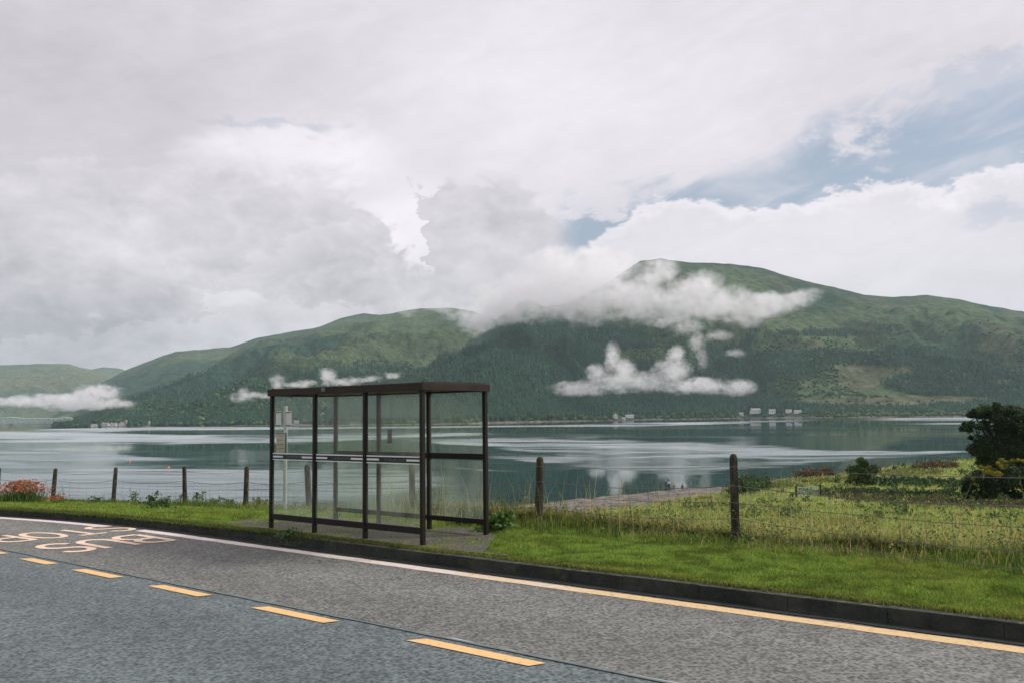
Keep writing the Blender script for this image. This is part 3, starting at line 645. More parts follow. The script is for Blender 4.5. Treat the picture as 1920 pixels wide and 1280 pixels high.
mist('mist', 'long white mist streak above the bridge on the left', [
  (50, 752, 60, 12), (120, 748, 80, 17), (185, 738, 40, 18), (205, 755, 50, 12), (150, 760, 70, 10), (200, 726, 14, 8)], 2900, 160, .024, 50, .05, 3., step=.4)
mist('mist', 'torn mist wisps above the shelter roof on the middle hill', [
  (460, 742, 22, 14), (520, 716, 14, 22), (490, 740, 40, 8), (575, 718, 26, 10), (618, 703, 18, 18), (640, 716, 40, 8), (695, 708, 30, 7), (735, 703, 24, 6), (665, 712, 26, 8), (560, 722, 34, 6)], 2050, 70, .026, 36, .12, 4., step=.4)
mist('mist', 'faint mist plume trailing down a gully below the cloud bank', [
  (1290, 612, 40, 22), (1308, 640, 18, 26), (1318, 672, 9, 30), (1350, 630, 34, 14), (1378, 662, 26, 9), (1240, 605, 40, 12)], 2750, 90, .012, 36, .15, 5., step=.4)
mist('mist', 'thin grey cloud brushing the summit of the middle hill', [(820, 578, 60, 12), (880, 588, 50, 18), (760, 578, 40, 8), (905, 560, 40, 26)], 4900, 300, .006, 140, .1, 6., step=.4)
m = bpy.data.materials.new('haze'); m.use_nodes = True; n = NT(m.node_tree); m.node_tree.nodes.clear()
pv = n.node('ShaderNodeVolumePrincipled'); pv.inputs['Color'].default_value = (.66, .84, .89, 1); pv.inputs['Density'].default_value = HAZE; pv.inputs['Anisotropy'].default_value = .2
o_ = n.node('ShaderNodeOutputMaterial'); n.l.new(pv.outputs[0], o_.inputs['Volume'])
hz = MB().box((0, 2500, 590), (24000, 22000, 1240)).build('haze', m, kind='stuff')
tag(hz, 'pale blue haze hanging in the air over the loch and hills', 'haze')
#PART2
# ================================================================== things
m_brown = mat('brown_powder_coat', (.013, .0105, .008), .5, spec=.2, var=.25, vscale=6, bump=.08, bscale=40)
m_fascia = mat('brown_fascia_paint', (.026, .017, .012), .55, spec=.2, var=.3, vscale=3)
m_white = mat('white_tape', (.62, .66, .64), .6, var=.1)
def bandm(n, p, co, out):
    x_, y_, z_ = n.sep(co); q_ = n.m('FRACT', n.mul(n.sub(x_, .02), 3/3.312)); mid = n.mul(n.ss(q_, .30, .33), n.ss(q_, .70, .67)); mid = n.mul(mid, n.ss(n.m('ABSOLUTE', n.sub(z_, 1.165)), .017, .012))
    st_ = n.ss(n.noise(n.xyz(n.mul(x_, 60.), 0., n.mul(z_, 25.)), 1., 2, .5), .48, .56); n.put(p.inputs['Base Color'], n.mix(n.mul(mid, st_), (.012, .018, .018), (.10, .12, .12)))
m_black = mat('black_tape', rough=.5, build=bandm)
m_greyink = mat('grey_ink', (.09, .11, .11), .6)
m_paper = mat('notice_paper', (.22, .17, .13), .7, var=.5, vscale=30)
m_paper2 = mat('notice_border', (.07, .045, .03), .7)
def glassm(n, p, co, out):
    t = n.node('ShaderNodeBsdfTransparent'); t.inputs[0].default_value = (.93, .965, .945, 1)
    d = n.node('ShaderNodeBsdfDiffuse'); d.inputs[0].default_value = (.62, .64, .54, 1); tl = n.node('ShaderNodeBsdfTranslucent'); tl.inputs[0].default_value = (.62, .64, .54, 1)
    md = n.node('ShaderNodeMixShader'); md.inputs[0].default_value = .5; n.l.new(d.outputs[0], md.inputs[1]); n.l.new(tl.outputs[0], md.inputs[2])
    z = n.sep(co)[2]; g = n.mul(n.lin(n.noise(n.vm('MULTIPLY', co, (1.5, 1.5, .8)), 1.6, 5, .6), .3, .7, .015, .14), n.lin(z, .2, 2., 1.4, .6))
    m1 = n.node('ShaderNodeMixShader'); n.put(m1.inputs[0], g); n.l.new(t.outputs[0], m1.inputs[1]); n.l.new(md.outputs[0], m1.inputs[2])
    gl = n.node('ShaderNodeBsdfGlossy'); gl.inputs['Roughness'].default_value = .03; fr = n.node('ShaderNodeFresnel'); fr.inputs[0].default_value = 1.35
    m2 = n.node('ShaderNodeMixShader'); ge = n.node('ShaderNodeNewGeometry'); n.put(m2.inputs[0], n.mul(fr.outputs[0], n.sub(1., ge.outputs['Backfacing']))); n.l.new(m1.outputs[0], m2.inputs[1]); n.l.new(gl.outputs[0], m2.inputs[2]); n.l.new(m2.outputs[0], out.inputs[0])
m_glass = mat('grimy_clear_panel', build=glassm)
# --- bus shelter (local x along the road, y to the back)
BZ = -1.727
shl = thing('bus_shelter', 'brown framed bus shelter with clear panels and a flat roof beside the bus bay', 'bus shelter', (sh[0], sh[1], BZ), yaw)
fx = [0, Ls/3-.045, Ls*2/3-.03, Ls]; ps = .053; HT = 2.105
gnd = lambda lx, ly: float(zt(*(sh+ax*lx+bx*ly), bump=False))-BZ
for yy in (0, Ds):
    for i, x in enumerate(fx):
        pw = .05 if (i == 0 and yy == 0) else ps
        MB().box((x, yy, (HT+gnd(x, yy)-.1)/2), (pw, .06, HT-gnd(x, yy)+.1)).build('post', m_brown, shl, .004)
o = .055
rf = MB().box((Ls/2, Ds/2, 2.158), (Ls+2*o-.06, Ds+2*o-.06, .075)).build('roof', m_brown, shl, .004)
for c, d in (((Ls/2, -o+.0125, 2.150), (Ls+2*o, .025, .104)), ((Ls/2, Ds+o-.0125, 2.150), (Ls+2*o, .025, .104))): MB().box(c, d).build('fascia', m_fascia, rf, .004)
for x in (-o+.0125, Ls+o-.0125): MB().box((x, Ds/2, 2.150), (.025, Ds+2*o-.052, .104)).build('fascia', m_fascia, rf, .004)
MB().box((Ls*.40, -o-.008, 2.162), (.085, .012, .055)).build('maker_plate', mat('dull_plate', (.12, .12, .10), .5), rf)
for x in (-o+.05, Ls+o-.05): MB().box((x, Ds/2, 2.206), (.03, Ds, .02)).build('roof_trim', m_fascia, rf)
def rail(yy, z, h, name):
    for a, b_ in zip(fx[:-1], fx[1:]): MB().box(((a+b_)/2, yy, z), (b_-a-ps-.004, .042, h)).build(name, m_brown, shl, .003)
rail(0, .245, .085, 'bottom_rail'); rail(Ds, .245, .07, 'bottom_rail'); rail(Ds, 1.165, .085, 'middle_rail')
for a, b_ in zip(fx[:-1], fx[1:]):
    c = (a+b_)/2; wd = b_-a-ps-.006
    g = MB().box((c, 0, (.289+2.06)/2), (wd, .008, 2.06-.289)).build('clear_panel', m_glass, shl)
    MB().box((c, -.007, 1.165), (wd-.006, .004, .072)).build('black_band', m_black, g)
    for z, h in ((1.211, .016), (1.119, .012)): MB().box((c, -.007, z), (wd-.006, .004, h)).build('white_line', m_white, g)
    for s_ in (-1, 1): MB().box((c+s_*(wd/2-.14), -.0105, 1.165), (.25, .003, .026)).build('white_block', m_white, g)
    for z0, z1 in ((.282, 1.121), (1.209, 2.06)): MB().box((c, Ds, (z0+z1)/2), (wd, .008, z1-z0)).build('clear_panel', m_glass, shl)
# small notice stuck on the rear panel
nt = MB().box((fx[1]+.26-.0, Ds-.008, 1.45), (.095, .004, .215)).build('notice', m_paper2, shl)
MB().box((fx[1]+.26, Ds-.0115, 1.452), (.075, .003, .185)).build('notice_print', m_paper, nt)
top = MB()
# --- bus stop flag pole
def put(px, py): p = place_v(px, py); return p
p = put(534, 960); dpt = p[1]; sc = dpt/FPX
st = thing('bus_stop_sign', 'pale grey bus stop pole with two white flags and a timetable case', 'bus stop sign', tuple(p))
m_pole = mat('galvanised_pole', (.42, .45, .42), .5, metal=.2, var=.2); m_poled = mat('dark_case_edge', (.06, .08, .075), .5)
Hs = (960-763)*sc
MB().tube((0, 0, -.2), (0, 0, Hs), .038, n=14).build('pole', m_pole, st, smooth=False)
m_flag = mat('white_flag_sheet', (.66, .62, .61), .5, var=.06)
for dx0, dx1, nm in ((-17, -8, 'flag'), (1, 11, 'flag')):
    a = (dx0-534+534)*sc; b_ = dx1*sc
    f_ = MB().box(((a+b_)/2, -.02, (960-787)*sc), (b_-a, .02, 28*sc), 0).build(nm, m_flag, st, .004)
    for zz in (775, 799): MB().box(((a+b_)/2, -.034, (960-zz)*sc), (b_-a, .006, .02)).build('flag_clip', m_poled, f_)
cs = MB().box((-5.5*sc, -.06, (960-832)*sc), (19*sc, .04, 39*sc)).build('timetable_case', m_poled, st, .004)
MB().box((-6.8*sc, -.085, (960-833)*sc), (15.5*sc, .008, 36*sc)).build('timetable_sheet', mat('timetable_paper', (.42, .36, .28), .6, var=.15, vscale=25), cs)
for zz in (818, 826, 834, 842): MB().box((-6.8*sc, -.0915, (960-zz)*sc), (12*sc, .003, .012)).build('timetable_rule', m_greyink, cs)

# --- roadside fence
m_post = mat('weathered_post', rough=.95, bump=.8, bscale=18, build=lambda n, p, co, out: n.put(p.inputs['Base Color'], n.mix(n.ss(n.noise(n.vm('MULTIPLY', co, (6, 6, 1.2)), 3., 5, .7), .35, .7), (.022, .019, .015), (.085, .075, .055))))
m_wire = mat('rusty_wire', (.13, .13, .12), .6, metal=.3)
def postmesh(h, r, seed):
    g = random.Random(seed); n_ = 12; rows = [(-.6, r*1.08), (0, r*1.06), (h*.3, r*1.0), (h*.6, r*.96), (h*.85, r*.93), (h*.95, r*.9), (h*.985, r*.70), (h, r*.28)]
    V, F = [], []; jx = [g.uniform(.9, 1.1) for _ in range(n_)]
    for k, (z, q_) in enumerate(rows):
        for i in range(n_):
            a = 2*math.pi*i/n_; rr_ = q_*jx[i]*g.uniform(.96, 1.04); V.append((rr_*math.cos(a), rr_*math.sin(a), z))
    for k in range(len(rows)-1):
        for i in range(n_): F.append((k*n_+i, k*n_+(i+1) % n_, (k+1)*n_+(i+1) % n_, (k+1)*n_+i))
    me = bpy.data.meshes.new('fence_post'); me.from_pydata(V, [], F+[tuple(range((len(rows)-1)*n_, len(rows)*n_))]); me.update(); return me
posts = [(99, 942, 877, 3), (212, 945, 875, 4), (347, 945, 873, 1.5), (460, 948, 873, 2), (580, 958, 869, 2.5), (774, 975, 862, 1), (1011, 989, 855, 2), (1380, 1017, 850, -3)]
PP = []; fe = None
info = []
for bxp, byp, typ, lean in posts:
    t_, e_ = tan_el(bxp, byp); yy = np.linspace(8, 45, 20000); u_, w_ = uw(t_*yy, yy); y_ = float(yy[int(np.argmax(w_ > wedge(u_)-.12))])
    p = np.array([t_*y_, y_, float(zverge(*uw(t_*y_, y_)))]); h = tan_el(typ and bxp, typ)[1]*y_-p[2]; print('post', bxp, 'base y', np.round(to_px(p)[1]), 'want', byp, 'h', round(h, 2)); info.append((p, h, lean))
pL = info[0][0]+(info[0][0]-info[1][0])*1.0
pR = np.array([5.45, 8.5, 0.]); pR[2] = float(zt(pR[0], pR[1])); 
info.insert(0, (np.array([pL[0], pL[1], float(zt(pL[0], pL[1]))]), info[0][1], 2)); info.append((pR, 1.2, 2))
pR2 = np.array([7.4, 5.0, float(zt(7.4, 5.0))]); info.append((pR2, 1.2, 0)); pL2 = info[0][0]+(info[0][0]-info[1][0]); pL2[2] = float(zt(pL2[0], pL2[1])); info.insert(0, (pL2, info[0][1], 0))
p0 = info[5][0]
fe = thing('wire_fence', 'post and wire fence with dark weathered posts running behind the bus shelter', 'fence', tuple(p0))
tops = []
for k, (p, h, lean) in enumerate(info):
    o = link('fence_post', postmesh(h, .062 if p[0] > 0 else .058, k), m_post, fe); o.location = tuple(p-p0)
    M_ = Matrix.Rotation(R(lean), 3, 'Y'); o.rotation_euler = (R(random.uniform(-2, 2)), R(lean), random.uniform(0, 6)); o.rotation_mode = 'XYZ'
    tops.append([P3(p-p0)+M_ @ Vector((0, -.065, h*f)) for f in (.86, .64, .45, .27, .11)]+[P3(p-p0)+M_ @ Vector((0, -.065, h*f)) for f in (.55, .36)])
for li in range(5):
    wb = MB()
    for a, b_ in zip(tops[:-1], tops[1:]):
        n_ = 8; pts = [a[li].lerp(b_[li], k/n_)+Vector((0, 0, -.035*math.sin(math.pi*k/n_)*(1+li % 2)+random.uniform(-.004, .004))) for k in range(n_+1)]
        for q0, q1 in zip(pts[:-1], pts[1:]): wb.tube(q0, q1, .0042 if li != 1 else .006, n=5, cap=False)
    wb.build('wire', m_wire, fe)
wb = MB()    # vertical stay wires of the stock netting
for a, b_ in zip(tops[:-1], tops[1:]):
    L_ = (a[0]-b_[0]).length; n_ = int(L_/.30)
    for k in range(1, n_):
        wb.tube(a[1].lerp(b_[1], k/n_)+Vector((0, 0, -.03)), a[4].lerp(b_[4], k/n_)+Vector((0, 0, -.03)), .0022, n=4, cap=False)
wb.build('netting', m_wire, fe)

# --- field fence of thin stakes, gate
m_stake = mat('pale_new_stake', (.55, .42, .22), .8, var=.3, vscale=4)
stk = [(1106, 968, 950), (1138, 964, 950), (1172, 960, 944), (1205, 955, 941), (1233, 951, 938), (1250, 950, 936), (1265, 949, 935), (1300, 946, 933), (1338, 944, 930), (1402, 941, 926), (1428, 937, 921), (1454, 935, 919), (1472, 933, 919)]
sp0 = place(*stk[0][:2]); sf = thing('stake_fence', 'low field fence of thin pale stakes crossing the pasture below the beach', 'fence', tuple(sp0))
prev = None; wb = MB()
for k, (a, b_, c) in enumerate(stk):
    p = place(a, b_); h = (b_-c)/FPX*p[1]*1.15+.1; MB().box((0, 0, h/2-.1), (.15, .15, h+.2)).build('stake', m_stake, sf).location = tuple(p-sp0)
    q_ = P3(p-sp0)+Vector((0, 0, h*.9))
    if prev is not None:
        for dz in (0, -.3): wb.tube(prev+Vector((0, 0, dz)), q_+Vector((0, 0, dz)), .006, n=4, cap=False)
    prev = q_
wb.build('wire', m_wire, sf)
ga, gb = place(1493, 932), place(1539, 929); gm = (ga+gb)/2; gw = float(np.linalg.norm(gb[:2]-ga[:2])); ang = math.atan2(gb[1]-ga[1], gb[0]-ga[0])
gt = thing('field_gate', 'grey metal field gate with horizontal bars between two wooden posts', 'gate', tuple(gm), ang)
m_gate = mat('galvanised_gate', (.30, .34, .33), .5, metal=.4); gh = 19/FPX*gm[1]
fr_ = MB()
for s_ in (-1, 1): fr_.tube((s_*(gw/2-.2), 0, .15), (s_*(gw/2-.2), 0, gh-.1), .035, n=8)
for z in (.15, gh-.1): fr_.tube((-gw/2+.2, 0, z), (gw/2-.2, 0, z), .035, n=8)
fr_.tube((0, 0, .15), (0, 0, gh-.1), .025, n=6); fr_.tube((-gw/2+.2, 0, .15), (0, 0, gh-.1), .02, n=6)
fr_.build('gate_frame', m_gate, gt)
for k in range(1, 6): MB().tube((-gw/2+.2, 0, .15+(gh-.25)*k/6), (gw/2-.2, 0, .15+(gh-.25)*k/6), .025, n=6).build('gate_bar', m_gate, gt)
for s_ in (-1, 1): MB().box((s_*gw/2, 0, gh/2), (.2, .2, gh+.35)).build('gate_post', m_post, gt, .02)

# --- vegetation
m_grass = mat('grass_blades', rough=.75, spec=.15, attr='col', trans=.45)
m_leaf = mat('broad_leaves', rough=.6, spec=.25, attr='col', trans=.2)
def blades(P_, h, wdt, lean, col, seg=1, seed=1, dirb=None):
    """tapered bent blades: two triangles high"""
    g = np.random.default_rng(seed); n = len(P_); a = g.uniform(0, 2*np.pi, n); s_ = np.stack([np.cos(a), np.sin(a), a*0], 1)*(wdt/2)[:, None]
    b_ = g.uniform(0, 2*np.pi, n); ln = np.stack([np.cos(b_), np.sin(b_), b_*0], 1)*(lean*h)[:, None]
    if dirb is not None: ln = ln+np.array(dirb)*(h[:, None])
    up = np.array([0, 0, 1.])*h[:, None]
    m1 = P_+up*.55+ln*.35; tp = P_+up*(1-.25*lean[:, None])+ln
    V = np.stack([P_-s_-[0, 0, .02], P_+s_-[0, 0, .02], m1+s_*.75, m1-s_*.75, tp], 1); F0 = np.array([[0, 1, 2], [0, 2, 3], [3, 2, 4]])
    F = (F0[None]+(np.arange(n)*5)[:, None, None]).reshape(-1, 3)
    C = np.repeat(col[:, None], 5, 1); return V.reshape(-1, 3), F, C.reshape(-1, 3)
def leaves(P_, size, col, seed=1, flat=.0):
    """folded leaf quads with random orientation"""
    g = np.random.default_rng(seed); n = len(P_); d = g.normal(size=(n, 3)); d[:, 2] *= 1-flat; d /= np.linalg.norm(d, axis=1)[:, None]
    e = np.cross(d, g.normal(size=(n, 3))); e /= np.linalg.norm(e, axis=1)[:, None]; s1 = size[:, None]; nn = np.cross(d, e)
    V = np.stack([P_-d*s1*.5, P_+e*s1*.32+nn*s1*.08, P_+d*s1*.55, P_-e*s1*.32+nn*s1*.08], 1)
    F = (np.array([[0, 1, 2, 3]])[None]+(np.arange(n)*4)[:, None, None]).reshape(-1, 4); return V.reshape(-1, 3), F, np.repeat(col[:, None], 4, 1).reshape(-1, 3)
def cmix(n, cols, g, jit=.25):
    c = np.array(cols); i = g.integers(0, len(c), n); f = g.uniform(0, 1, (n, 1)); j = g.integers(0, len(c), n); return (c[i]*f+c[j]*(1-f))*g.uniform(1-jit, 1+jit, (n, 1))
def cat(parts):
    V = np.concatenate([p[0] for p in parts]); C = np.concatenate([p[2] for p in parts]); off = 0; Fs = []
    for p in parts: Fs.append(p[1]+off); off += len(p[0])
    return V, np.concatenate(Fs), C
g = np.random.default_rng(11)
green = [(.155, .27, .045), (.22, .32, .05), (.30, .34, .065), (.09, .18, .035)]; straw = [(.48, .40, .15), (.36, .34, .10), (.56, .46, .22)]
# mown verge
def verge_pts(n, u0, u1, wmin, wmaxf):
    f = g.uniform(0, 1, n); u = u0+(u1-u0)*f; w_ = wmin+(wmaxf-wmin)*g.uniform(0, 1, n)*(wedge(u)); k = ~in_pad(u, w_); k |= g.uniform(0, 1, n) < .03+.5*sstep(fbm(u*1.6, w_*1.6, 3, 88), .55, .7); k |= (u < 7.2+.9*g.uniform(0, 1, n)**2) | (u > 13.4-.9*g.uniform(0, 1, n)**2)
    u, w_ = u[k], w_[k]; x, y = xy(u, w_); return u, w_, np.stack([x, y, zverge(u, w_)+(fbm(x*1.5, y*1.5, 3, 2)-.5)*.05*sstep(w_, .1, .6)], 1)
parts = []
for n, u0, u1 in ((210000, -1.5, 6.5), (110000, 6.5, 15), (80000, 15, 31)):
    u, w_, P_ = verge_pts(n, u0, u1, .12, 1.0); n = len(P_); pn = fbm(P_[:, 0]*2.1, P_[:, 1]*2.1, 4, 33); dk = fbm(P_[:, 0]*5.1, P_[:, 1]*5.1, 3, 35)
    c = cmix(n, green, g)*(.72+.6*pn)[:, None]*(.72+.45*sstep(dk, .3, .6))[:, None]; y_ = sstep(fbm(P_[:, 0]*.7, P_[:, 1]*.7, 3, 44), .5, .7)*g.uniform(0, 1, n); c = lerp3(c, (.25, .25, .05), y_*.6)
    edge = sstep(w_, .45, .12); c = lerp3(c, (.22, .19, .06), edge*.5*g.uniform(0, 1, n))
    h = g.uniform(.025, .065, n)*(.6+.9*dk); parts.append(blades(P_, h, g.uniform(.006, .012, n)*(1+.04*np.clip(u, 0, 40)), g.uniform(.2, .9, n), c, seed=int(g.integers(1e6))))
n = 16000; u = g.uniform(9.5, 30, n); w_ = g.uniform(.0, .16, n); k = g.uniform(0, 1, n) < sstep(u+2*fbm(u*1.5, u*0, 3, 15), 10.5, 14); u, w_ = u[k], w_[k]; n = len(u); x, y = xy(u, w_)
parts.append(blades(np.stack([x, y, np.full(n, -1.70)-.035*sstep(u, 11, 15)], 1), g.uniform(.05, .14, n), g.uniform(.010, .018, n), g.uniform(.2, .8, n), cmix(n, [(.06, .11, .03), (.12, .19, .04), (.16, .17, .05)], g), seed=77, dirb=(-.35, -.45, -.5)))
n = 9000; u = g.uniform(-2, 30, n); w_ = g.uniform(.09, .17, n); x, y = xy(u, w_)
parts.append(blades(np.stack([x, y, np.full(n, -1.70)], 1), g.uniform(.03, .07, n), g.uniform(.008, .014, n), g.uniform(.2, .8, n), cmix(n, [(.16, .17, .05), (.14, .20, .04), (.24, .20, .07)], g), seed=78))
V, F, C = cat(parts); link('verge_grass', npmesh('verge_grass', V, F, C), m_grass, kind='stuff', label='short bright green mown grass on the verge', cat='grass')
# tall rough grass and weeds along the fence line
parts = []
n = 120000; u = g.uniform(-2.5, 31, n); off = g.normal(0, .42, n)+np.where(u < 9, .05, .15); w_ = wedge(u)-.15+off
dens = (.25+.75*sstep(fbm(u*1.3, off, 3, 55), .35, .6))*np.where(u > 11.5, .6, 1); k = (g.uniform(0, 1, n) < dens) & (w_ > wedge(u)-1.1); u, w_, off = u[k], w_[k], off[k]; n = len(u)
x, y = xy(u, w_); P_ = np.stack([x, y, zt(x, y)], 1); hn = .45+1.1*fbm(u*.9, off*.5, 3, 66); left = sstep(u, 11, 15)*.7
h = g.gamma(4, .045, n)*hn*(1-.55*left); c = cmix(n, green+[(.05, .10, .03), (.09, .14, .03)], g)*.8; sm = g.uniform(0, 1, n) < .12+.3*sstep(fbm(u*.5, u*0, 2, 5), .5, .7); c[sm] = cmix(int(sm.sum()), straw, g)*.8
h = h*np.where(u < 9.5, .62, 1.)
parts.append(blades(P_, np.clip(h, .03, .75), g.uniform(.006, .014, n), g.uniform(.1, .7, n), c, seed=5))
# flowering stems
n = 260; u = g.uniform(-2, 12.5, n); w_ = wedge(u)+g.normal(.1, .35, n); x, y = xy(u, w_); P_ = np.stack([x, y, zt(x, y)], 1)
parts.append(blades(P_, g.uniform(.45, 1.15, n), g.uniform(.007, .011, n), g.uniform(.05, .4, n), cmix(n, straw+[(.25, .3, .14)], g), seed=6))
V, F, C = cat(parts); link('rough_grass', npmesh('rough_grass', V, F, C), m_grass, kind='stuff', label='tall rough grass and seeding stems along the foot of the fence', cat='grass')
# weeds with broad leaves along the fence: ground cover
n0 = 300; u0 = g.uniform(-2.5, 12, n0); w0_ = wedge(u0)+g.normal(.15, .3, n0); hh = g.gamma(3, .08, n0)+.08; parts = []
cc = cmix(n0, [(.07, .14, .035), (.11, .19, .05), (.16, .22, .06), (.18, .14, .06), (.20, .21, .07)], g); rep = 42; idx = np.repeat(np.arange(n0), rep); t_ = g.uniform(0, 1, len(idx))
x, y = xy(u0, w0_); z = zt(x, y); P_ = np.stack([x[idx]+g.normal(0, .10, len(idx)), y[idx]+g.normal(0, .10, len(idx)), z[idx]+t_*hh[idx]], 1)
parts.append(leaves(P_, g.uniform(.018, .045, len(idx)), cc[idx]*g.uniform(.6, 1.4, (len(idx), 1)), 8))
V, F, C = cat(parts); link('verge_weeds', npmesh('verge_weeds', V, F, C), m_leaf, kind='stuff', label='leafy green and brown weeds tangled in the fence bottom', cat='weeds')
# pasture
def field_pts(n, p):     # random points over the field seen in the picture, denser near
    t = g.uniform(-.12, .66, n); ex = g.uniform(0, 1, n) < .12; t[ex] = g.uniform(.66, 1.2, int(ex.sum())); Ye = np.full(n, 12.)
    for _ in range(12):
        ue = (-.771*t+.636)*Ye; Ye = .5*Ye+.5*np.clip((wedge(ue)+8.27+curve(ue))/(.771+.636*t), 3, 120)
    f = g.uniform(0, 1, n)**p; Y_ = Ye+(Ys(t)-BW(t)+9*g.uniform(0, 1, n)**2*sstep(fbm(t*60, t*0, 3, 7), .4, .6)*.6-Ye)*f; X_ = t*Y_; return X_, Y_, Ye
X_, Y_, Ye_ = field_pts(330000, 2.6); n = len(X_); Zt_ = zt(X_, Y_); pn = fbm(X_*.22, Y_*.22, 4, 101); p2 = fbm(X_*.9, Y_*.9, 3, 103)
k = g.uniform(0, 1, n) < .35+.65*sstep(p2, .35, .6); X_, Y_, Zt_, pn, p2 = X_[k], Y_[k], Zt_[k], pn[k], p2[k]; n = len(X_)
h = g.gamma(4, .024, n)*(.5+1.2*p2)*(1+Y_/70); c = cmix(n, [(.22, .33, .075), (.34, .40, .11), (.43, .44, .14), (.14, .23, .06)], g); st_ = g.uniform(0, 1, n) < .10+.40*sstep(pn, .48, .68); c[st_] = cmix(int(st_.sum()), straw, g)*.85
bro = np.clip(sstep(fbm(X_*.12+5, Y_*.12, 4, 111), .56, .66), 0, 1)*g.uniform(0, 1, n); c = lerp3(c, (.12, .085, .035), bro*.8)
px, py = to_px(np.stack([X_, Y_, Zt_], 1))
V, F, C = blades(np.stack([X_, Y_, Zt_], 1), h, g.uniform(.010, .022, n)*(1+Y_/22), g.uniform(.15, .8, n), c, seed=9); link('pasture_grass', npmesh('pasture_grass', V, F, C), m_grass, kind='stuff', label='rough yellow and green pasture sloping down to the beach', cat='grass')
X_, Y_, Ye_ = field_pts(900, 1.4); Zt_ = zt(X_, Y_); pn = fbm(X_*.15, Y_*.15, 4, 121); k = (pn > .5) & (Y_ > 17); X_, Y_, Zt_ = X_[k], Y_[k], Zt_[k]; n0 = len(X_); rep = 46; idx = np.repeat(np.arange(n0), rep)
rad = g.uniform(.15, .45, n0)*(1+Y_/60); hh = g.uniform(.15, .5, n0)*(1+Y_/70); d = g.normal(size=(len(idx), 3)); d /= np.linalg.norm(d, axis=1)[:, None]; rr_ = g.uniform(.4, 1, len(idx))
P_ = np.stack([X_[idx]+d[:, 0]*rad[idx]*rr_, Y_[idx]+d[:, 1]*rad[idx]*rr_, Zt_[idx]+np.abs(d[:, 2])*hh[idx]*rr_], 1); cc = cmix(n0, [(.07, .13, .03), (.05, .10, .025), (.14, .20, .045), (.14, .12, .045)], g)
V, F, C = leaves(P_, (.03+.0024*Y_[idx])*g.uniform(.7, 1.4, len(idx)), cc[idx]*g.uniform(.6, 1.4, (len(idx), 1)), 10); link('pasture_weeds', npmesh('pasture_weeds', V, F, C), m_leaf, kind='stuff', label='dark clumps of dock and nettle scattered through the pasture', cat='weeds')
# band of bracken and brambles across the pasture, and shoreline docks
def band(path, n0, rx, hgt, cols, name, label, cat_, seed, rep=60, ls=(.08, .2), clump=0):
    gg = np.random.default_rng(seed); pts = [place(*p) for p in path]; pts = np.array(pts); L_ = np.concatenate([[0], np.cumsum(np.linalg.norm(np.diff(pts[:, :2], axis=0), axis=1))])
    s_ = gg.uniform(0, L_[-1], n0*3)
    if clump: s_ = s_[fbm(s_*clump, s_*0+seed, 3, seed) > .52]
    s_ = s_[:n0]; n0 = len(s_); x = np.interp(s_, L_, pts[:, 0])+gg.normal(0, rx, n0); y = np.interp(s_, L_, pts[:, 1])+gg.normal(0, rx, n0); z = zt(x, y)
    hh = gg.uniform(hgt[0], hgt[1], n0); rad = hh*gg.uniform(.5, 1., n0); idx = np.repeat(np.arange(n0), rep); d = gg.normal(size=(len(idx), 3)); d /= np.linalg.norm(d, axis=1)[:, None]; rr_ = gg.uniform(.5, 1, len(idx))
    P_ = np.stack([x[idx]+d[:, 0]*rad[idx]*rr_, y[idx]+d[:, 1]*rad[idx]*rr_, z[idx]+np.abs(d[:, 2])*hh[idx]*rr_], 1); cc = cmix(n0, cols, gg)
    V, F, C = leaves(P_, gg.uniform(ls[0], ls[1], len(idx)), cc[idx]*gg.uniform(.6, 1.4, (len(idx), 1)), seed); link(name, npmesh(name, V, F, C), m_leaf, kind='stuff', label=label, cat=cat_)
brk_c = [(.06, .075, .025), (.10, .065, .028), (.035, .06, .02), (.13, .09, .035)]
band([(1600, 930), (1700, 940), (1800, 946), (1925, 950), (2100, 958)], 1100, 2.4, (.25, .8), brk_c, 'bracken', 'brown and green bracken band crossing the pasture on the right', 'bracken', 21)
band([(1540, 925), (1600, 922), (1680, 925), (1800, 932), (1940, 938)], 420, 3.2, (.3, .9), [(.03, .06, .02), (.05, .09, .025)], 'bramble_thicket', 'dark green bramble thicket behind the gate and bracken', 'thicket', 22, ls=(.12, .3))
band([(1660, 908), (1720, 906), (1790, 908), (1830, 910)], 260, 3.0, (.4, 1.2), [(.03, .07, .025), (.05, .10, .03)], 'reed_bed', 'dark green rushes between the round bush and the gorse', 'rushes', 23, ls=(.2, .45))
red = [(.11, .038, .024), (.14, .055, .03), (.07, .05, .025), (.08, .09, .03)]
band([(1386, 905), (1430, 902), (1470, 899), (1510, 895), (1560, 890)], 90, .8, (.6, 1.9), red+[(.06, .09, .03)], 'dock_plants', 'rust red seeding docks on the shore beyond the near post', 'docks', 24, ls=(.15, .4), rep=70, clump=.12)
band([(1690, 882), (1740, 878), (1790, 873), (1830, 869)], 60, 1.2, (.6, 1.8), red+[(.10, .11, .04)], 'dock_plants', 'rust red seeding docks along the shore beside the big tree', 'docks', 25, ls=(.2, .5), rep=70, clump=.08)
band([(1440, 915), (1480, 908), (1530, 903), (1590, 900), (1640, 893), (1720, 886)], 420, 1.8, (.4, 1.2), [(.22, .26, .07), (.30, .30, .08), (.14, .20, .06), (.30, .27, .15)], 'shore_grass', 'pale yellow green plants along the top of the beach', 'plants', 26, ls=(.15, .4))
band([(1385, 925), (1400, 922), (1420, 915)], 40, .9, (1., 2.6), [(.04, .08, .025), (.06, .10, .03)], 'bush', 'dark leafy bush just right of the nearest fence post', 'bush', 27, ls=(.2, .5), rep=120)
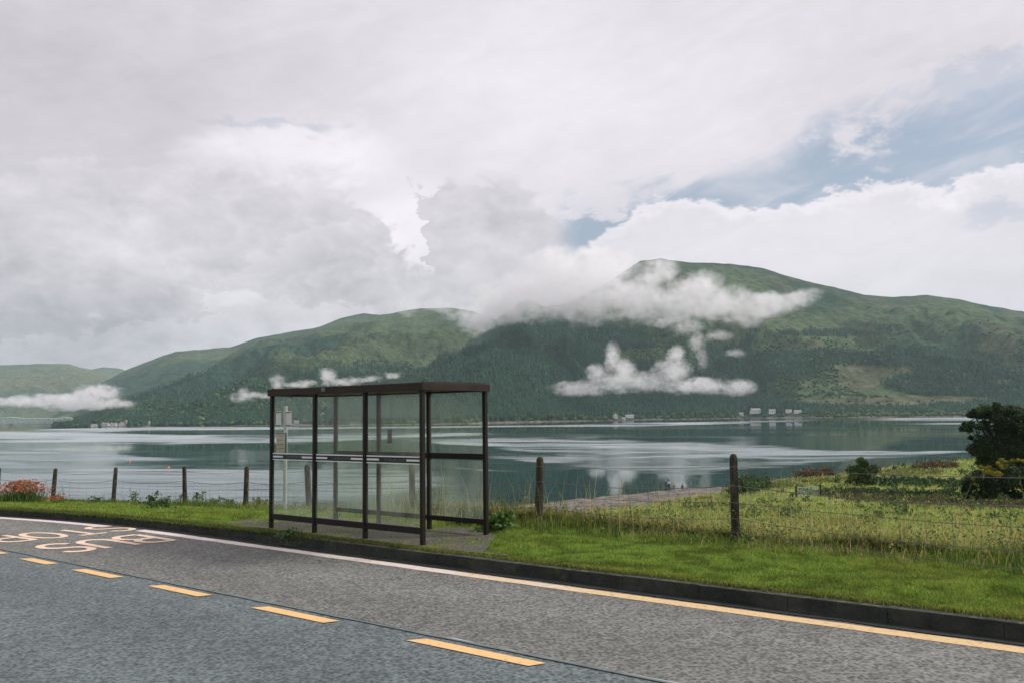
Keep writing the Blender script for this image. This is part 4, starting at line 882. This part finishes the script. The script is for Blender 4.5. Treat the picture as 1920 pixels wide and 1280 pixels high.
# --- bushes, the big tree, gorse
m_bark = mat('dark_bark', (.045, .035, .025), .95, var=.4, vscale=5, bump=.5)
def lobes_crown(c, R3, n_l, n_leaf, ls, cols, seed, hollow=.55, lr=(.28, .5), flat=.8):
    """leaf cloud spread over many uneven lobes"""
    gg = np.random.default_rng(seed); d = gg.normal(size=(n_l, 3)); d /= np.linalg.norm(d, axis=1)[:, None]; r_ = gg.uniform(.35, .95, n_l)[:, None]
    lc = np.array(c)+d*r_*np.array(R3); lr_ = gg.uniform(lr[0], lr[1], n_l)*min(R3); i = gg.integers(0, n_l, n_leaf); e = gg.normal(size=(n_leaf, 3)); e /= np.linalg.norm(e, axis=1)[:, None]
    P_ = lc[i]+e*(lr_[i]*(gg.uniform(hollow, 1.1, n_leaf)**.7+gg.exponential(.16, n_leaf)))[:, None]*[1, 1, flat]; cl = cmix(n_l, cols, gg, .2); C = cl[i]*gg.uniform(.65, 1.35, (n_leaf, 1))
    return P_, gg.uniform(ls*.6, ls*1.4, n_leaf), C, lc
def branches(mb, base, targets, r0, seed):
    gg = random.Random(seed)
    for t in targets:
        a = Vector(base); b_ = Vector(tuple(t)); m1 = a.lerp(b_, .5)+Vector((gg.uniform(-.3, .3), gg.uniform(-.3, .3), gg.uniform(-.4, .1)))
        mb.tube(a, m1, r0*.5, r0*.32, 6); mb.tube(m1, b_, r0*.32, r0*.1, 6)
# round bush on the shore
p = place(1616, 909); k = p[1]/FPX; b_ = thing('bush', 'round dark green bush with a pointed top standing alone on the shore', 'bush', tuple(p))
Pl, sz, C, lc = lobes_crown((0, 0, 21*k), (30*k, 27*k, 20*k), 30, 7500, .26, [(.045, .08, .02), (.03, .055, .016), (.09, .13, .03)], 31)
P2, s2, C2, lc2 = lobes_crown((2*k, 0, 42*k), (13*k, 12*k, 10*k), 9, 1500, .24, [(.06, .11, .025), (.10, .15, .03)], 32)
V, F, C = leaves(np.concatenate([Pl, P2]), np.concatenate([sz, s2]), np.concatenate([C, C2]), 33); link('crown', npmesh('crown', V, F, C), m_leaf, b_)
mb = MB(); mb.tube((0, 0, -.3), (0, 0, 14*k), .16, .09, 8); branches(mb, (0, 0, 10*k), lc[:10], .16, 3); mb.build('trunk', m_bark, b_)
# big tree at the right edge
p = place(1885, 925); k = p[1]/FPX; tr = thing('tree', 'large dark broadleaved tree at the right edge above yellow gorse', 'tree', tuple(p))
cr = []
for (cx_, cy_, rx_, ry_), nl, sd in [((1925, 815, 75, 52), 34, 41), ((1890, 780, 48, 26), 16, 42), ((1858, 848, 30, 24), 12, 43), ((1838, 802, 22, 13), 8, 44), ((1900, 862, 60, 28), 20, 45), ((1855, 775, 24, 14), 8, 46), ((1990, 800, 70, 50), 22, 47), ((1838,822,12,10),4,48)]:
    cr.append(lobes_crown(((cx_-1885)*k, random.uniform(-1, 1), (925-cy_)*k-1.0*k), (rx_*k, max(rx_, 45)*k*.8, ry_*k), int(nl*1.6), nl*620, .27, [(.026, .055, .016), (.042, .075, .022), (.018, .038, .014)], sd, lr=(.22, .5)))
V, F, C = leaves(np.concatenate([c[0] for c in cr]), np.concatenate([c[1] for c in cr]), np.concatenate([c[2] for c in cr]), 49, flat=.3); link('crown', npmesh('crown', V, F, C), m_leaf, tr)
mb = MB(); mb.tube((0, 0, -.4), (.3, 0, 50*k), .38, .27, 10); mb.tube((.3, 0, 50*k), (.9, .2, 110*k), .27, .16, 10)
for c in cr: branches(mb, (.3, 0, 55*k), c[3][::3], .3, 7)
mb.build('trunk', m_bark, tr)
# gorse
p = place(1872, 944); k = p[1]/FPX; go = thing('gorse_bush', 'dark gorse bush with bright yellow flowers in front of the large tree', 'bush', tuple(p))
cr = [lobes_crown(((cx_-1872)*k, random.uniform(-.6, .6), (944-cy_)*k), (rx_*k, rx_*k*.7, ry_*k), nl, nl*300, .22, [(.016, .035, .014), (.03, .055, .018)], sd) for (cx_, cy_, rx_, ry_), nl, sd in [((1850, 905, 38, 30), 20, 51), ((1905, 900, 45, 36), 24, 52), ((1960, 905, 50, 34), 20, 53), ((1820, 920, 16, 18), 8, 54)]]
V, F, C = leaves(np.concatenate([c[0] for c in cr]), np.concatenate([c[1] for c in cr]), np.concatenate([c[2] for c in cr]), 55); link('foliage', npmesh('foliage', V, F, C), m_leaf, go)
fl = [lobes_crown(((cx_-1872)*k, -1.2+random.uniform(-.5, .3), (944-cy_)*k), (rx_*k, rx_*k*.5, ry_*k), nl, nl*120, .17, [(.42, .34, .03), (.30, .27, .03), (.14, .17, .035)], sd) for (cx_, cy_, rx_, ry_), nl, sd in [((1838, 880, 20, 8), 9, 56), ((1868, 868, 14, 10), 8, 57), ((1900, 862, 22, 5), 7, 58), ((1815, 900, 8, 14), 6, 59), ((1855, 888, 18, 8), 5, 60)]]
V, F, C = leaves(np.concatenate([c[0] for c in fl]), np.concatenate([c[1] for c in fl]), np.concatenate([c[2] for c in fl]), 61); link('flowers', npmesh('flowers', V, F, C), m_leaf, go)

# --- red flowers and weeds at the left fence
def flower_clump(px, py, wpx, hpx, n, seed, label):
    p = place_v(px, py); k = p[1]/FPX; gg = np.random.default_rng(seed); o = thing('flower_clump', label, 'flowers', tuple(p))
    x = gg.normal(0, wpx*k*.42, n); y = gg.normal(0, .25, n); P_ = np.stack([x, y, np.zeros(n)-.03], 1); h = gg.uniform(.5, .95, n)*hpx*k
    V, F, C = blades(P_, h, gg.uniform(.012, .022, n), gg.uniform(.25, .8, n), cmix(n, [(.08, .15, .03), (.13, .20, .05), (.05, .10, .025)], gg), seed=seed); link('leaves', npmesh('leaves', V, F, C), m_grass, o)
    m_ = n*2; x = gg.normal(0, wpx*k*.45, m_); P_ = np.stack([x, gg.normal(0, .25, m_), gg.uniform(.55, 1.08, m_)*hpx*k*(1-.25*np.abs(x)/(wpx*k))], 1)
    V, F, C = leaves(P_, gg.uniform(.03, .07, m_), cmix(m_, [(.40, .09, .05), (.52, .15, .08), (.30, .06, .04), (.14, .18, .05)], gg), seed+1); link('flowers', npmesh('flowers', V, F, C), m_leaf, o)
flower_clump(40, 942, 46, 40, 620, 71, 'large clump of orange red montbretia at the left edge beside the fence')
flower_clump(104, 944, 12, 16, 70, 72, 'tiny clump of orange red flowers at the foot of the leftmost fence post')
def weed(px, py, hpx, wpx, n, label, seed, cols=((.05, .11, .03), (.08, .14, .04)), ls=.045):
    p = place_v(px, py); k = p[1]/FPX; gg = np.random.default_rng(seed); o = thing('weed', label, 'weed', tuple(p), group='weeds along the left fence'); H = hpx*k; W = wpx*k
    mb = MB(); tips = []
    for q_ in range(max(3, wpx//4)):
        x = gg.uniform(-W, W)*.5; t_ = Vector((x+gg.uniform(-.1, .1), gg.uniform(-.1, .1), H*gg.uniform(.55, 1.))); mb.tube((x*.5, 0, -.03), t_, .008, .004, 5); tips.append((Vector((x*.5, 0, 0)), t_))
    mb.build('stem', mat('green_stem', (.07, .10, .03), .8), o)
    i = gg.integers(0, len(tips), n); f = gg.uniform(.1, 1.02, n); A = np.array([t_[0][:] for t_ in tips]); B = np.array([t_[1][:] for t_ in tips]); sp = (.13*(1.15-f))[:, None]
    P_ = A[i]*(1-f[:, None])+B[i]*f[:, None]+gg.normal(size=(n, 3))*[1, 1, .5]*sp; V, F, C = leaves(P_, gg.uniform(ls*.6, ls*1.4, n), cmix(n, list(cols), gg), seed); link('leaf_mass', npmesh('leaf_mass', V, F, C), m_leaf, o)
weed(252, 944, 30, 22, 90, 'small open sapling between the second and third posts from the left', 81, ls=.06)
weed(282, 955, 34, 16, 340, 'tall green weed just left of the third post from the left', 82)
weed(308, 954, 24, 22, 380, 'bushy low weed at the foot of the third post from the left', 83)
weed(338, 946, 26, 8, 130, 'narrow weed touching the left side of the third post', 84)
weed(374, 948, 32, 12, 240, 'upright green weed just right of the third post', 85)
weed(402, 950, 20, 20, 300, 'low dark weed midway between the third and fourth posts', 86)
weed(432, 949, 18, 20, 260, 'low weed just left of the fourth post', 87)
weed(488, 953, 24, 22, 420, 'yellowish bushy weed just left of the bus shelter', 88, cols=((.12, .17, .04), (.17, .18, .05)))
weed(178, 943, 14, 22, 200, 'dark low weed just left of the second post', 89)
weed(548, 1010, 16, 26, 260, 'low leafy weed at the kerb under the front of the bus shelter', 90)
weed(925, 998, 40, 50, 900, 'tall dense grass clump right of the bus shelter', 91, cols=((.06, .13, .03), (.10, .18, .04)), ls=.06)
weed(880, 985, 30, 40, 700, 'tall green clump behind the right end of the bus shelter', 92, cols=((.05, .11, .03), (.09, .16, .04)), ls=.06)

# --- people on the beach
m_skin = mat('skin', (.35, .20, .14), .6); m_hair = mat('dark_hair', (.03, .02, .015), .8)
def skin_mesh(name, joints, edges, m, parent, sub=1):
    me = bpy.data.meshes.new(name); me.from_pydata([j[0] for j in joints], edges, []); o = link(name, me, m, parent)
    sk = o.modifiers.new('skin', 'SKIN'); sk.use_smooth_shade = True
    for v, j in zip(me.skin_vertices[0].data, joints): v.radius = (j[1], j[1]*.85)
    me.skin_vertices[0].data[0].use_root = True
    sb = o.modifiers.new('subsurf', 'SUBSURF'); sb.levels = sb.render_levels = sub; return o
def person(px, py, hpx, label, top, trs, pose='stand', face=0., hair=m_hair, arms=0):
    p = place(px, py+.6); p[2] = float(zt(p[0], p[1]))+.02; Hh = hpx/FPX*p[1]; o = thing('person', label, 'person', tuple(p), face, group='people on the beach'); s_ = Hh/(1.72 if pose == 'stand' else 1.0)
    if pose == 'stand':
        J = {'pel': (0, 0, .95), 'ch': (0, 0, 1.22), 'nk': (0, 0, 1.46), 'hd': (0, -.02, 1.56), 'ht': (0, -.01, 1.70), 'hl': (.10, 0, .92), 'kl': (.12, -.03, .50), 'al': (.13, .02, .07), 'tl': (.14, -.13, .03), 'hr': (-.10, 0, .92), 'kr': (-.12, .03, .50), 'ar': (-.13, .08, .07), 'tr': (-.14, -.07, .03),
             'sl': (.18, 0, 1.42), 'el': (.24, .02, 1.14), 'wl': (.22, -.1, .90), 'fl': (.21, -.13, .80), 'sr': (-.18, 0, 1.42), 'er': (-.25, .02, 1.14), 'wr': (-.23, -.1, .90), 'fr': (-.22, -.13, .80)}
        if arms: J.update(el=(.42, -.05, 1.38), wl=(.66, -.08, 1.42), fl=(.76, -.08, 1.43), er=(-.38, -.12, 1.26), wr=(-.52, -.3, 1.34), fr=(-.56, -.38, 1.36))
    else:
        J = {'pel': (0, .12, .28), 'ch': (0, .02, .52), 'nk': (0, -.10, .74), 'hd': (0, -.16, .82), 'ht': (0, -.18, .96), 'hl': (.10, .1, .27), 'kl': (.16, -.28, .48), 'al': (.14, -.12, .07), 'tl': (.15, -.27, .03), 'hr': (-.10, .1, .27), 'kr': (-.16, -.28, .46), 'ar': (-.14, -.10, .07), 'tr': (-.15, -.25, .03),
             'sl': (.18, -.06, .68), 'el': (.24, -.20, .46), 'wl': (.18, -.38, .32), 'fl': (.14, -.44, .24), 'sr': (-.18, -.06, .68), 'er': (-.24, -.2, .46), 'wr': (-.18, -.38, .32), 'fr': (-.14, -.44, .24)}
    rad = {'pel': .13, 'ch': .14, 'nk': .06, 'hd': .085, 'ht': .07, 'hl': .085, 'kl': .06, 'al': .042, 'tl': .035, 'hr': .085, 'kr': .06, 'ar': .042, 'tr': .035, 'sl': .06, 'el': .042, 'wl': .03, 'fl': .026, 'sr': .06, 'er': .042, 'wr': .03, 'fr': .026}
    def mk_(name, keys, ed, m, gr):
        ix = {q_: i for i, q_ in enumerate(keys)}; return skin_mesh(name, [(tuple(np.array(J[q_])*s_), (rad[q_]+gr)*s_) for q_ in keys], [(ix[a], ix[b_]) for a, b_ in ed], m, o)
    arms_ = [('ch', 'sl'), ('sl', 'el'), ('el', 'wl'), ('ch', 'sr'), ('sr', 'er'), ('er', 'wr')]; legs = [('pel', 'hl'), ('hl', 'kl'), ('kl', 'al'), ('pel', 'hr'), ('hr', 'kr'), ('kr', 'ar')]
    mk_('body', ['pel', 'ch', 'nk', 'hd', 'ht', 'hl', 'kl', 'al', 'tl', 'hr', 'kr', 'ar', 'tr', 'sl', 'el', 'wl', 'fl', 'sr', 'er', 'wr', 'fr'], [('pel', 'ch'), ('ch', 'nk'), ('nk', 'hd'), ('hd', 'ht')]+arms_+[('wl', 'fl'), ('wr', 'fr')]+legs+[('al', 'tl'), ('ar', 'tr')], m_skin, 0)
    mk_('jacket', ['ch', 'pel', 'nk', 'sl', 'el', 'wl', 'sr', 'er', 'wr'], [('pel', 'ch'), ('ch', 'nk')]+arms_, top, .022); mk_('trousers', ['pel', 'hl', 'kl', 'al', 'hr', 'kr', 'ar'], legs, trs, .016)
    hd = (np.array(J['hd'])*.35+np.array(J['ht'])*.65)*s_; MB().ball(tuple(hd+np.array([0, .02, .02])*s_), .105*s_, 2, (.9, 1, .9)).build('hair', hair, o, smooth=True)
m_dk = mat('dark_clothing', (.03, .035, .045), .8); m_wh = mat('white_clothing', (.6, .62, .66), .8); m_or = mat('orange_jacket', (.75, .30, .04), .7); m_rd = mat('maroon_clothing', (.12, .03, .03), .8); m_bl = mat('blue_clothing', (.10, .22, .42), .8); m_lt = mat('beige_trousers', (.40, .33, .27), .8)
person(1248.5, 914.5, 15, 'person in a dark coat with a white hat, leftmost of the group on the beach', m_dk, m_dk, face=.4, hair=m_wh)
person(1254.5, 917.5, 18.5, 'tallest person in a white top and dark trousers on the beach', m_wh, m_dk, face=2.8)
person(1263.5, 916, 12.5, 'person in a bright orange jacket on the beach', m_or, m_dk, face=.2)
person(1279, 914, 8.5, 'person in maroon crouching on the pebbles', m_rd, m_dk, 'crouch', face=1.2)
person(1296, 911, 13.5, 'person in a blue top with one arm stretched out at the water edge', m_bl, m_lt, face=3.0, arms=1)

# --- buoys
for px, py, r_, lab in ((243, 864, 2.2, 'small red buoy on the dark water, farther of the two'), (316, 877, 2.8, 'pinkish orange buoy on the bright water, nearer of the two')):
    v = ray(px, py); c = v*(WZ/v[2]); k = c[1]/FPX; b_ = thing('buoy', lab, 'buoy', tuple(c), group='buoys on the loch')
    MB().ball((0, 0, r_*k*.35), r_*k, 3, (1, 1, .8)).tube((0, 0, r_*k*.8), (0, 0, r_*k*1.6), r_*k*.25, n=10).build('float', mat('buoy_orange', (.70, .22, .15), .5), b_, smooth=True)
    MB().tube((0, 0, r_*k*1.6), (0, 0, r_*k*1.9), r_*k*.12, n=8).build('shackle', m_greyink, b_)

# --- houses on the far shore
def hill_h(x, y, hills=(HR, HM)):
    z = WZ
    for h in hills:
        t = x/y; yb = float(h.bf(np.array(t)))
        if h.rt[0] < t < h.rt[-1] and y >= yb:
            r_ = (y-yb)/(h.Dr-yb); q_ = h.pos(np.array([t]), np.array([r_])); z = max(z, float(q_[2][0]))
    return z
m_wall = mat('white_render', (.72, .68, .66), .8, var=.06, vscale=.3); m_roof = mat('grey_slate', (.26, .265, .28), .7, var=.2, vscale=.5); m_win = mat('window_glass', (.03, .04, .05), .2); m_wallt = mat('tan_stone', (.42, .36, .30), .9)
def house(cx, by, wpx, hpx, label, hill, wm=None, name='house', gable=False, ch=True, tower=False, grp='white houses on the far shore'):
    wm = wm or m_wall
    t = tan_el(cx, by)[0]; yb = float(hill.bf(np.array(t))); v = ray(cx, by)
    ys_ = np.linspace(yb+12, yb+260, 60); Pz = hill.pos(np.full(60, t), (ys_-yb)/(hill.Dr-yb))[2]; e = v[2]/v[1]; i = int(np.argmin(np.abs(Pz/ys_-e))); y = ys_[i]; z = y*e
    k = y/FPX; W_, H_ = wpx*k, hpx*k; Dp = max(8, W_*.4)
    cz = [hill_h(t*y+a_*W_/2, y+c_*Dp/2, (hill,)) for a_ in (-1, -.5, 0, .5, 1) for c_ in (-1,)]; z = max(cz)-.2; W_ *= .92; H_ *= .9; o = thing(name, label, 'house', (t*y, y, z), random.uniform(-.2, .2), group=grp); wh_ = H_*(.62 if not tower else .9)
    MB().box((0, 0, wh_/2-1.5), (W_, Dp, wh_+3)).build('wall', wm, o)
    rfm = MB(); ov = .5
    if gable: rfm.prism([(-W_/2-ov, wh_-.1), (W_/2+ov, wh_-.1), (0, H_)], -Dp/2-ov, Dp/2+ov); MB().prism([(-W_/2+.1, wh_), (W_/2-.1, wh_), (0, H_-.6)], -Dp/2-ov-.1, -Dp/2-ov+.3).build('gable', wm, o)
    else:
        M_ = Matrix.Rotation(math.pi/2, 4, 'Z'); rfm.prism([(-Dp/2-ov, wh_-.1), (Dp/2+ov, wh_-.1), (0, H_)], -W_/2-ov, W_/2+ov, M_)
    r_ = rfm.build('roof', m_roof, o)
    if ch:
        for s_ in (-.42, .42): MB().box((s_*W_ if not gable else 0, 0, H_+.4), (1.4, 1.0, 2.2)).build('chimney', wm, r_)
    nw_ = max(2, int(W_/4.5))
    for f_ in range(1 if wh_ < 5 else 2):
        for q_ in range(nw_): MB().box(((q_+.5)/nw_*W_*.9-W_*.45, -Dp/2, wh_*(.3+.42*f_)), (1.4, .3, 1.5)).build('window', m_win, o)
    return o
house(1154, 783, 9.5, 9.5, 'tall square white house beside the shore under the lower mist', HR, gable=True)
house(1180.5, 783.5, 17, 5.5, 'low long pale house just right of the tall square one', HR, ch=False)
house(1169, 784, 7, 3.2, 'tiny white shed between the tall house and the low long house', HR, ch=False)
house(1390, 777.5, 8, 6, 'small pale house at the left of the right hand row', HR)
house(1416.5, 776.5, 20, 9, 'largest white house with several chimneys in the right hand row', HR)
house(1448, 775.5, 12.5, 8.5, 'square white house in the middle of the right hand row', HR)
house(1479, 773.5, 11.5, 5.5, 'grey roofed house second from the right in the row', HR)
house(1496, 774, 14.5, 5.5, 'rightmost low white house of the far shore row', HR)
house(228, 797.5, 9, 8, 'white gabled house at the right end of the village by the bridge', HM, gable=True)
house(213, 798, 12, 6.5, 'bright white long house in the village by the bridge', HM)
house(198, 798, 14, 7, 'grey white terrace in the village by the bridge', HM, wm=mat('pale_grey_render', (.5, .5, .52), .8))
house(177, 798.5, 12, 4.5, 'low white building at the left end of the village by the bridge', HM, ch=False)
house(235.5, 797, 5, 11.5, 'tan stone tower behind the village by the bridge', HM, wm=m_wallt, name='tower', tower=True, gable=True, ch=False)
house(279.5, 795, 3.2, 7.5, 'slim white tower standing alone right of the village', HM, name='tower', tower=True, gable=True, ch=False)
house(381, 785, 4, 3.5, 'tiny white cottage among trees far left of the shelter', HM, ch=False)
house(556, 793, 9, 6, 'pale house on the far shore seen through the left shelter panel', HM)
house(661, 790, 8, 4.5, 'white house on the far shore seen through the middle shelter panel', HM)
house(672, 791, 7, 3.5, 'low white house beside another seen through the middle shelter panel', HM, ch=False)
house(606, 775, 4.5, 3, 'tiny cottage up the slope seen through the second shelter panel', HM, ch=False)

# --- truss bridge on the far left
m_steel = mat('pale_green_steel', (.50, .60, .55), .6); m_conc = mat('bridge_concrete', (.36, .36, .34), .9)
yB = 3150.; vb = lambda px, py: np.array(ray(px, py))/ray(px, py)[1]*yB
pA, pB_ = vb(-260, 796), vb(139, 792); kB = yB/FPX; br = thing('truss_bridge', 'pale green steel truss bridge crossing the narrows on two piers', 'bridge', tuple(pB_))
br['group'] = 'bridge'; del br['group']
def chord(px): return 10+ (8*(1-abs(px-125)/16) if 109 < px < 141 else 0)*.35+(3*(1-abs(px-20)/25) if abs(px-20) < 25 else 0)
mb = MB(); xs = list(range(-260, 140, 5)); L0 = len(xs)
for yy in (-5, 5):
    prev = None
    for i, px in enumerate(xs):
        lo_ = Vector(tuple(vb(px, 792.5+.0*px)-pB_))+Vector((0, yy, 0)); hi_ = lo_+Vector((0, 0, chord(px)*kB*.85)); lo_.z = lo_.z-.0
        mb.tube(lo_, hi_, .9, n=4)
        if prev: mb.tube(prev[0], lo_, 1.3, n=4); mb.tube(prev[1], hi_, 1.3, n=4); mb.tube(prev[0] if i % 2 else prev[1], hi_ if i % 2 else lo_, .65, n=4)
        prev = (lo_, hi_)
mb.build('truss', m_steel, br)
a = vb(-260, 792.5)-pB_; b_ = vb(139, 792.5)-pB_; c = (a+b_)/2; MB().box(tuple(c+[0, 0, .5]), (abs(b_[0]-a[0]), 9.5, 1.6), math.atan2(b_[1]-a[1], b_[0]-a[0])).build('deck', m_conc, br)
for px in (20, 126, -90):
    c = vb(px, 793.5)-pB_; mb = MB()
    for s_ in (-3.5, 3.5): mb.box((c[0]+s_, 0, (c[2]-14)/2-1), (3, 9, abs(c[2]-14)+2))
    mb.build('pier', m_conc, br)
# islet under the bridge
X_, Y_ = np.meshgrid(np.linspace(-1, 1, 40), np.linspace(-1, 1, 16), indexing='ij'); c = ray(-60, 806); c = c*(WZ/c[2])
link('islet', gridmesh('islet', c[0]+X_*170, c[1]+Y_*60, WZ-1+5*np.clip(1-X_**2-Y_**2, 0, 1)+fbm(X_*6, Y_*6, 3, 3)*.8), mat('islet_turf', (.10, .11, .05), .95, var=.4, vscale=.1), kind='structure')

# --- separate round trees along the far shore
protos = []
for sd in range(3):
    Pl, sz, C, lc = lobes_crown((0, 0, 9.5), (6.5, 6., 6.), 16, 900, 1.6, [(.05, .10, .04), (.08, .14, .05), (.11, .17, .06)], 200+sd, lr=(.35, .55)); V, F, C = leaves(Pl, sz, C, 210+sd); V[:, 2] = np.maximum(V[:, 2], .5)
    mb = MB(); mb.tube((0, 0, -1), (0, 0, 9), .5, .25, 7); branches(mb, (0, 0, 5), lc[:6], .45, sd); protos.append((npmesh('crown', V, F, C), mb, C))
tm = []
for sd, (cm, mb, _) in enumerate(protos):
    cm.materials.append(m_leaf); me = bpy.data.meshes.new('trunk'); mb.bm.to_mesh(me); mb.bm.free(); me.materials.append(m_bark); tm.append((cm, me))
row = [(1005, 788, 1.1), (1020, 788, .9), (1034, 788, 1.25), (1052, 787.5, 1.1), (1071, 787, 1.35), (1090, 787, 1.0), (1106, 786.5, .9), (1128, 786, .8), (1192, 784.5, .8), (1206, 784, .7), (1222, 784, .85), (1262, 784.5, 1.0), (1278, 784.5, 1.3), (1296, 784, 1.15), (1313, 783.5, 1.35), (1332, 783.5, 1.2), (1348, 783, 1.1), (1364, 783, 1.2), (1378, 782, .8), (985, 789, 1.0), (965, 789.5, 1.2), (945, 790.5, 1.0), (928, 791, 1.1), (860, 792, 1.2), (835, 793, 1.0), (1245, 785, .7), (1432, 779, .6), (1463, 779, .6), (1520, 779, .8), (1545, 779, .9)]
for i, (px, py, sc_) in enumerate(row):
    t = tan_el(px, py)[0]; yb = float(HR.bf(np.array(t))); y = yb+14; z = float(HR.pos(np.array([t]), np.array([(y-yb)/(HR.Dr-yb)]))[2][0])
    wh = 'on the far shore left of the tall white house' if px < 1150 else ('on the far shore between two groups of white houses' if px < 1400 else 'among the right hand row of far shore houses')
    o = thing('shore_tree', 'round broadleaved tree %s' % wh, 'tree', (t*y, y, z-.5), random.uniform(0, 6), group='round trees %s' % wh); o.scale = (sc_*1.15, sc_*1.15, sc_*1.05)
    cm, me = tm[i % 3]; link('crown', cm, None, o); link('trunk', me, None, o)
